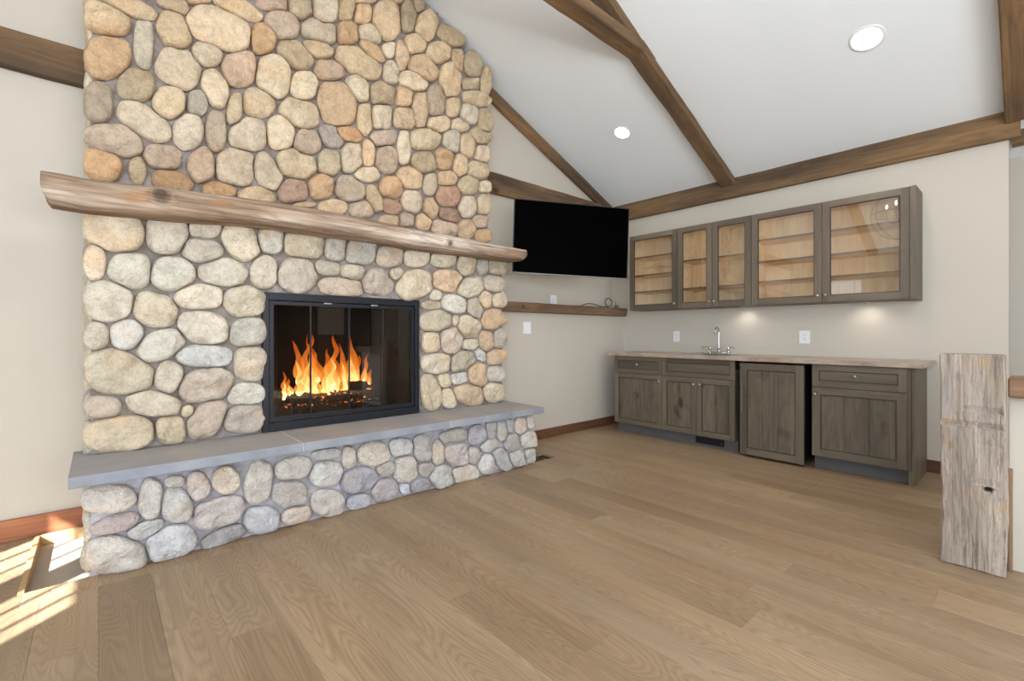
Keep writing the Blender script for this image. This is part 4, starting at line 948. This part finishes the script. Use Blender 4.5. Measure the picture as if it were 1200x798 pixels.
# upper glass-fronted cabinets
XU = 4.80
UZ0, UZ1 = 1.418, 2.308
def upper(y0, y1, label, doors, shelves, posts=()):
    r = empty('wall_cabinet', ((XU+XB)/2, (y0+y1)/2, UZ0), label, 'cabinet', 'glass-front wall cabinets')
    t = .018; xb = XB-.001; xf = XU+.021; y0_, y1_ = y0+.0005, y1-.0005
    MB().box(xf, xb, y0_, y0_+t, UZ0, UZ1, .001).box(xf, xb, y1_-t, y1_, UZ0, UZ1, .001).box(xf, xb, y0_+t, y1_-t, UZ0, UZ0+t).box(xf, xb, y0_+t, y1_-t, UZ1-t, UZ1).build('carcass', M['cabV'], r)
    e = .002
    MB().box(xb-.008, xb-.002, y0_+t, y1_-t, UZ0+t, UZ1-t).box(xf+.002, xb-.008, y0_+t, y0_+t+.004, UZ0+t, UZ1-t).box(xf+.002, xb-.008, y1_-t-.004, y1_-t, UZ0+t, UZ1-t).box(xf+.002, xb-.008, y0_+t+.004, y1_-t-.004, UZ0+t, UZ0+t+.004).box(xf+.002, xb-.008, y0_+t+.004, y1_-t-.004, UZ1-t-.004, UZ1-t).build('maple_lining', M['cabin'], r, label='pale maple inside lining')
    for z in shelves:
        sh = MB().box(XU+.05, xb-.009, y0_+t+.005, y1_-t-.005, z-.009, z+.009).build('shelf', M['cabin'], r)
        MB().box(XU+.044, XU+.05, y0_+t+.005, y1_-t-.005, z-.0095, z+.0095).build('shelf_edge', M['shelfedge'], sh)
    for (a, b_, ky) in doors: leaf(r, 'door', XU, a, b_, UZ0+.001, UZ1-.001, st=.056, kn=(ky, 1.478), glassy=True)
    return r
upper(2.645, 3.262, 'leftmost glass-front wall cabinet, with a single door and three shelves', [(2.645, 3.262, 2.672)], (1.636, 1.831, 2.046))
upper(1.862, 2.643, 'middle glass-front wall cabinet, with two narrow doors and two shelves', [(2.254, 2.643, 2.281), (1.862, 2.252, 2.225)], (1.633, 1.940))
r = upper(.645, 1.860, 'rightmost and widest glass-front wall cabinet, with two square doors', [(1.263, 1.860, 1.292), (.665, 1.261, 1.232)], (1.643, 1.838, 2.05))
MB().box(4.812, XB-.001, .627, .6445, UZ0-.004, UZ1+.004, .001).box(XU, 4.812, .627, .663, UZ0, UZ1, .001).build('side_panel', M['cabV'], r)
MB().box(4.93, 5.02, 3.00, 3.10, UZ1, UZ1+.032, .002).build('wood_block', plain('pale_pine_block', srgb(206, 156, 104), .7, nz=.12), org=(4.97, 3.05, UZ1), label='small offcut of pale wood lying on top of the leftmost wall cabinet', cat='wood block')
# under-cabinet puck lights
for i, (y, lb) in enumerate(((2.02, 'small round light under the middle wall cabinet'), (.98, 'small round light under the right end of the widest wall cabinet'))):
    r = empty('puck_light', (5.0, y, UZ0), lb, 'light', 'lights under the wall cabinets')
    MB().lathe((5.0, y, UZ0-.012), (0, 0, 1), [(.024, 0), (.032, .001), (.033, .012), (.024, .012)], 20).build('trim_ring', M['chrome'], r)
    MB().lathe((5.0, y, UZ0-.009), (0, 0, 1), [(.001, 0), (.0235, 0), (.0235, .008), (.001, .008)], 20).build('lens', M['lamp'], r)
    l = bpy.data.lights.new('puck_lamp', 'SPOT'); l.energy = 1.6; l.spot_size = 2.6; l.spot_blend = .9; l.color = (1, .93, .82); l.shadow_soft_size = .02
    o = bpy.data.objects.new('puck_lamp', l); C.objects.link(o); o.location = (5.0, y, UZ0-.02); o.rotation_euler = (0, -.35, 0); o.rotation_euler = Vector((.35, 0, -1)).to_track_quat('-Z', 'Y').to_euler()
# recessed lights in the slope
def can(x, y, r0, label, group=None):
    c = Vector((x, y, ceilz(x))); dn = -NRM
    r = empty('recessed_light', tuple(c), label, 'ceiling light', 'recessed ceiling lights')
    MB().lathe(c, dn, [(r0*1.28, 0), (r0*1.25, .005), (r0, .0045), (r0, .001)], 32).build('trim_ring', M['white'], r)
    MB().lathe(c, dn, [(.001, .001), (r0*.99, .001), (r0*.97, .006), (.001, .007)], 32).build('lens', M['lamp'], r)
    l = bpy.data.lights.new('recessed_lamp', 'SPOT'); l.energy = 30; l.spot_size = 2.6; l.spot_blend = 1; l.color = (1, .90, .78); l.shadow_soft_size = .08
    o = bpy.data.objects.new('recessed_lamp', l); C.objects.link(o); o.location = c-NRM*.03; o.rotation_euler = Vector((0, 0, -1)).to_track_quat('-Z', 'Y').to_euler()
can(4.071, 2.857, .075, 'small-looking recessed ceiling light nearer the stone chimney')
can(4.068, .794, .085, 'larger-looking recessed ceiling light at the upper right')
# chandelier behind the viewer (seen as a reflection in the cabinet glass)
hx, hy, hz = 1.05, 1.25, 2.86
r = empty('chandelier', (hx, hy, 2.40), 'iron orb chandelier with candle bulbs, reflected in the right cabinet glass', 'chandelier')
def ringpts(R_, rot, n=40): return [Vector((hx, hy, hz))+rot @ Vector((R_*math.cos(2*PI*k/n), R_*math.sin(2*PI*k/n), 0)) for k in range(n+1)]
for i, rot in enumerate((Matrix.Identity(3), Matrix.Rotation(PI/2, 3, 'X'), Matrix.Rotation(PI/2, 3, 'Y'), Matrix.Rotation(PI/4, 3, 'Z') @ Matrix.Rotation(PI/2, 3, 'X'))):
    MB().tube(ringpts(.38, rot), .006, 6).build('hoop', M['black'], r)
MB().tube([(hx, hy, ceilz(hx)-.01), (hx, hy, hz-.1)], .006, 8).lathe((hx, hy, ceilz(hx)-.05), (0, 0, 1), [(.001, 0), (.06, .0), (.06, .05)], 16).build('stem', M['black'], r)
for k in range(5):
    a = 2*PI*k/5+.3; x, y = hx+.19*math.cos(a), hy+.19*math.sin(a)
    ar = MB().tube([(hx, hy, hz-.1), (hx+.1*math.cos(a), hy+.1*math.sin(a), hz-.13), (x, y, hz-.08), (x, y, hz)], .006, 8).build('arm', M['black'], r)
    MB().lathe((x, y, hz), (0, 0, 1), [(.012, 0), (.012, .09), (.001, .091)], 10).build('candle_sleeve', M['frame_w'], ar)
    MB().lathe((x, y, hz+.092), (0, 0, 1), [(.006, 0), (.016, .02), (.013, .04), (.002, .065)], 10).build('bulb', M['bulb'], ar)
l = bpy.data.lights.new('chandelier_light', 'POINT'); l.energy = 38; l.color = (1, .96, .9); l.shadow_soft_size = .02
o = bpy.data.objects.new('chandelier_light', l); C.objects.link(o); o.location = (hx, hy, hz+.12)
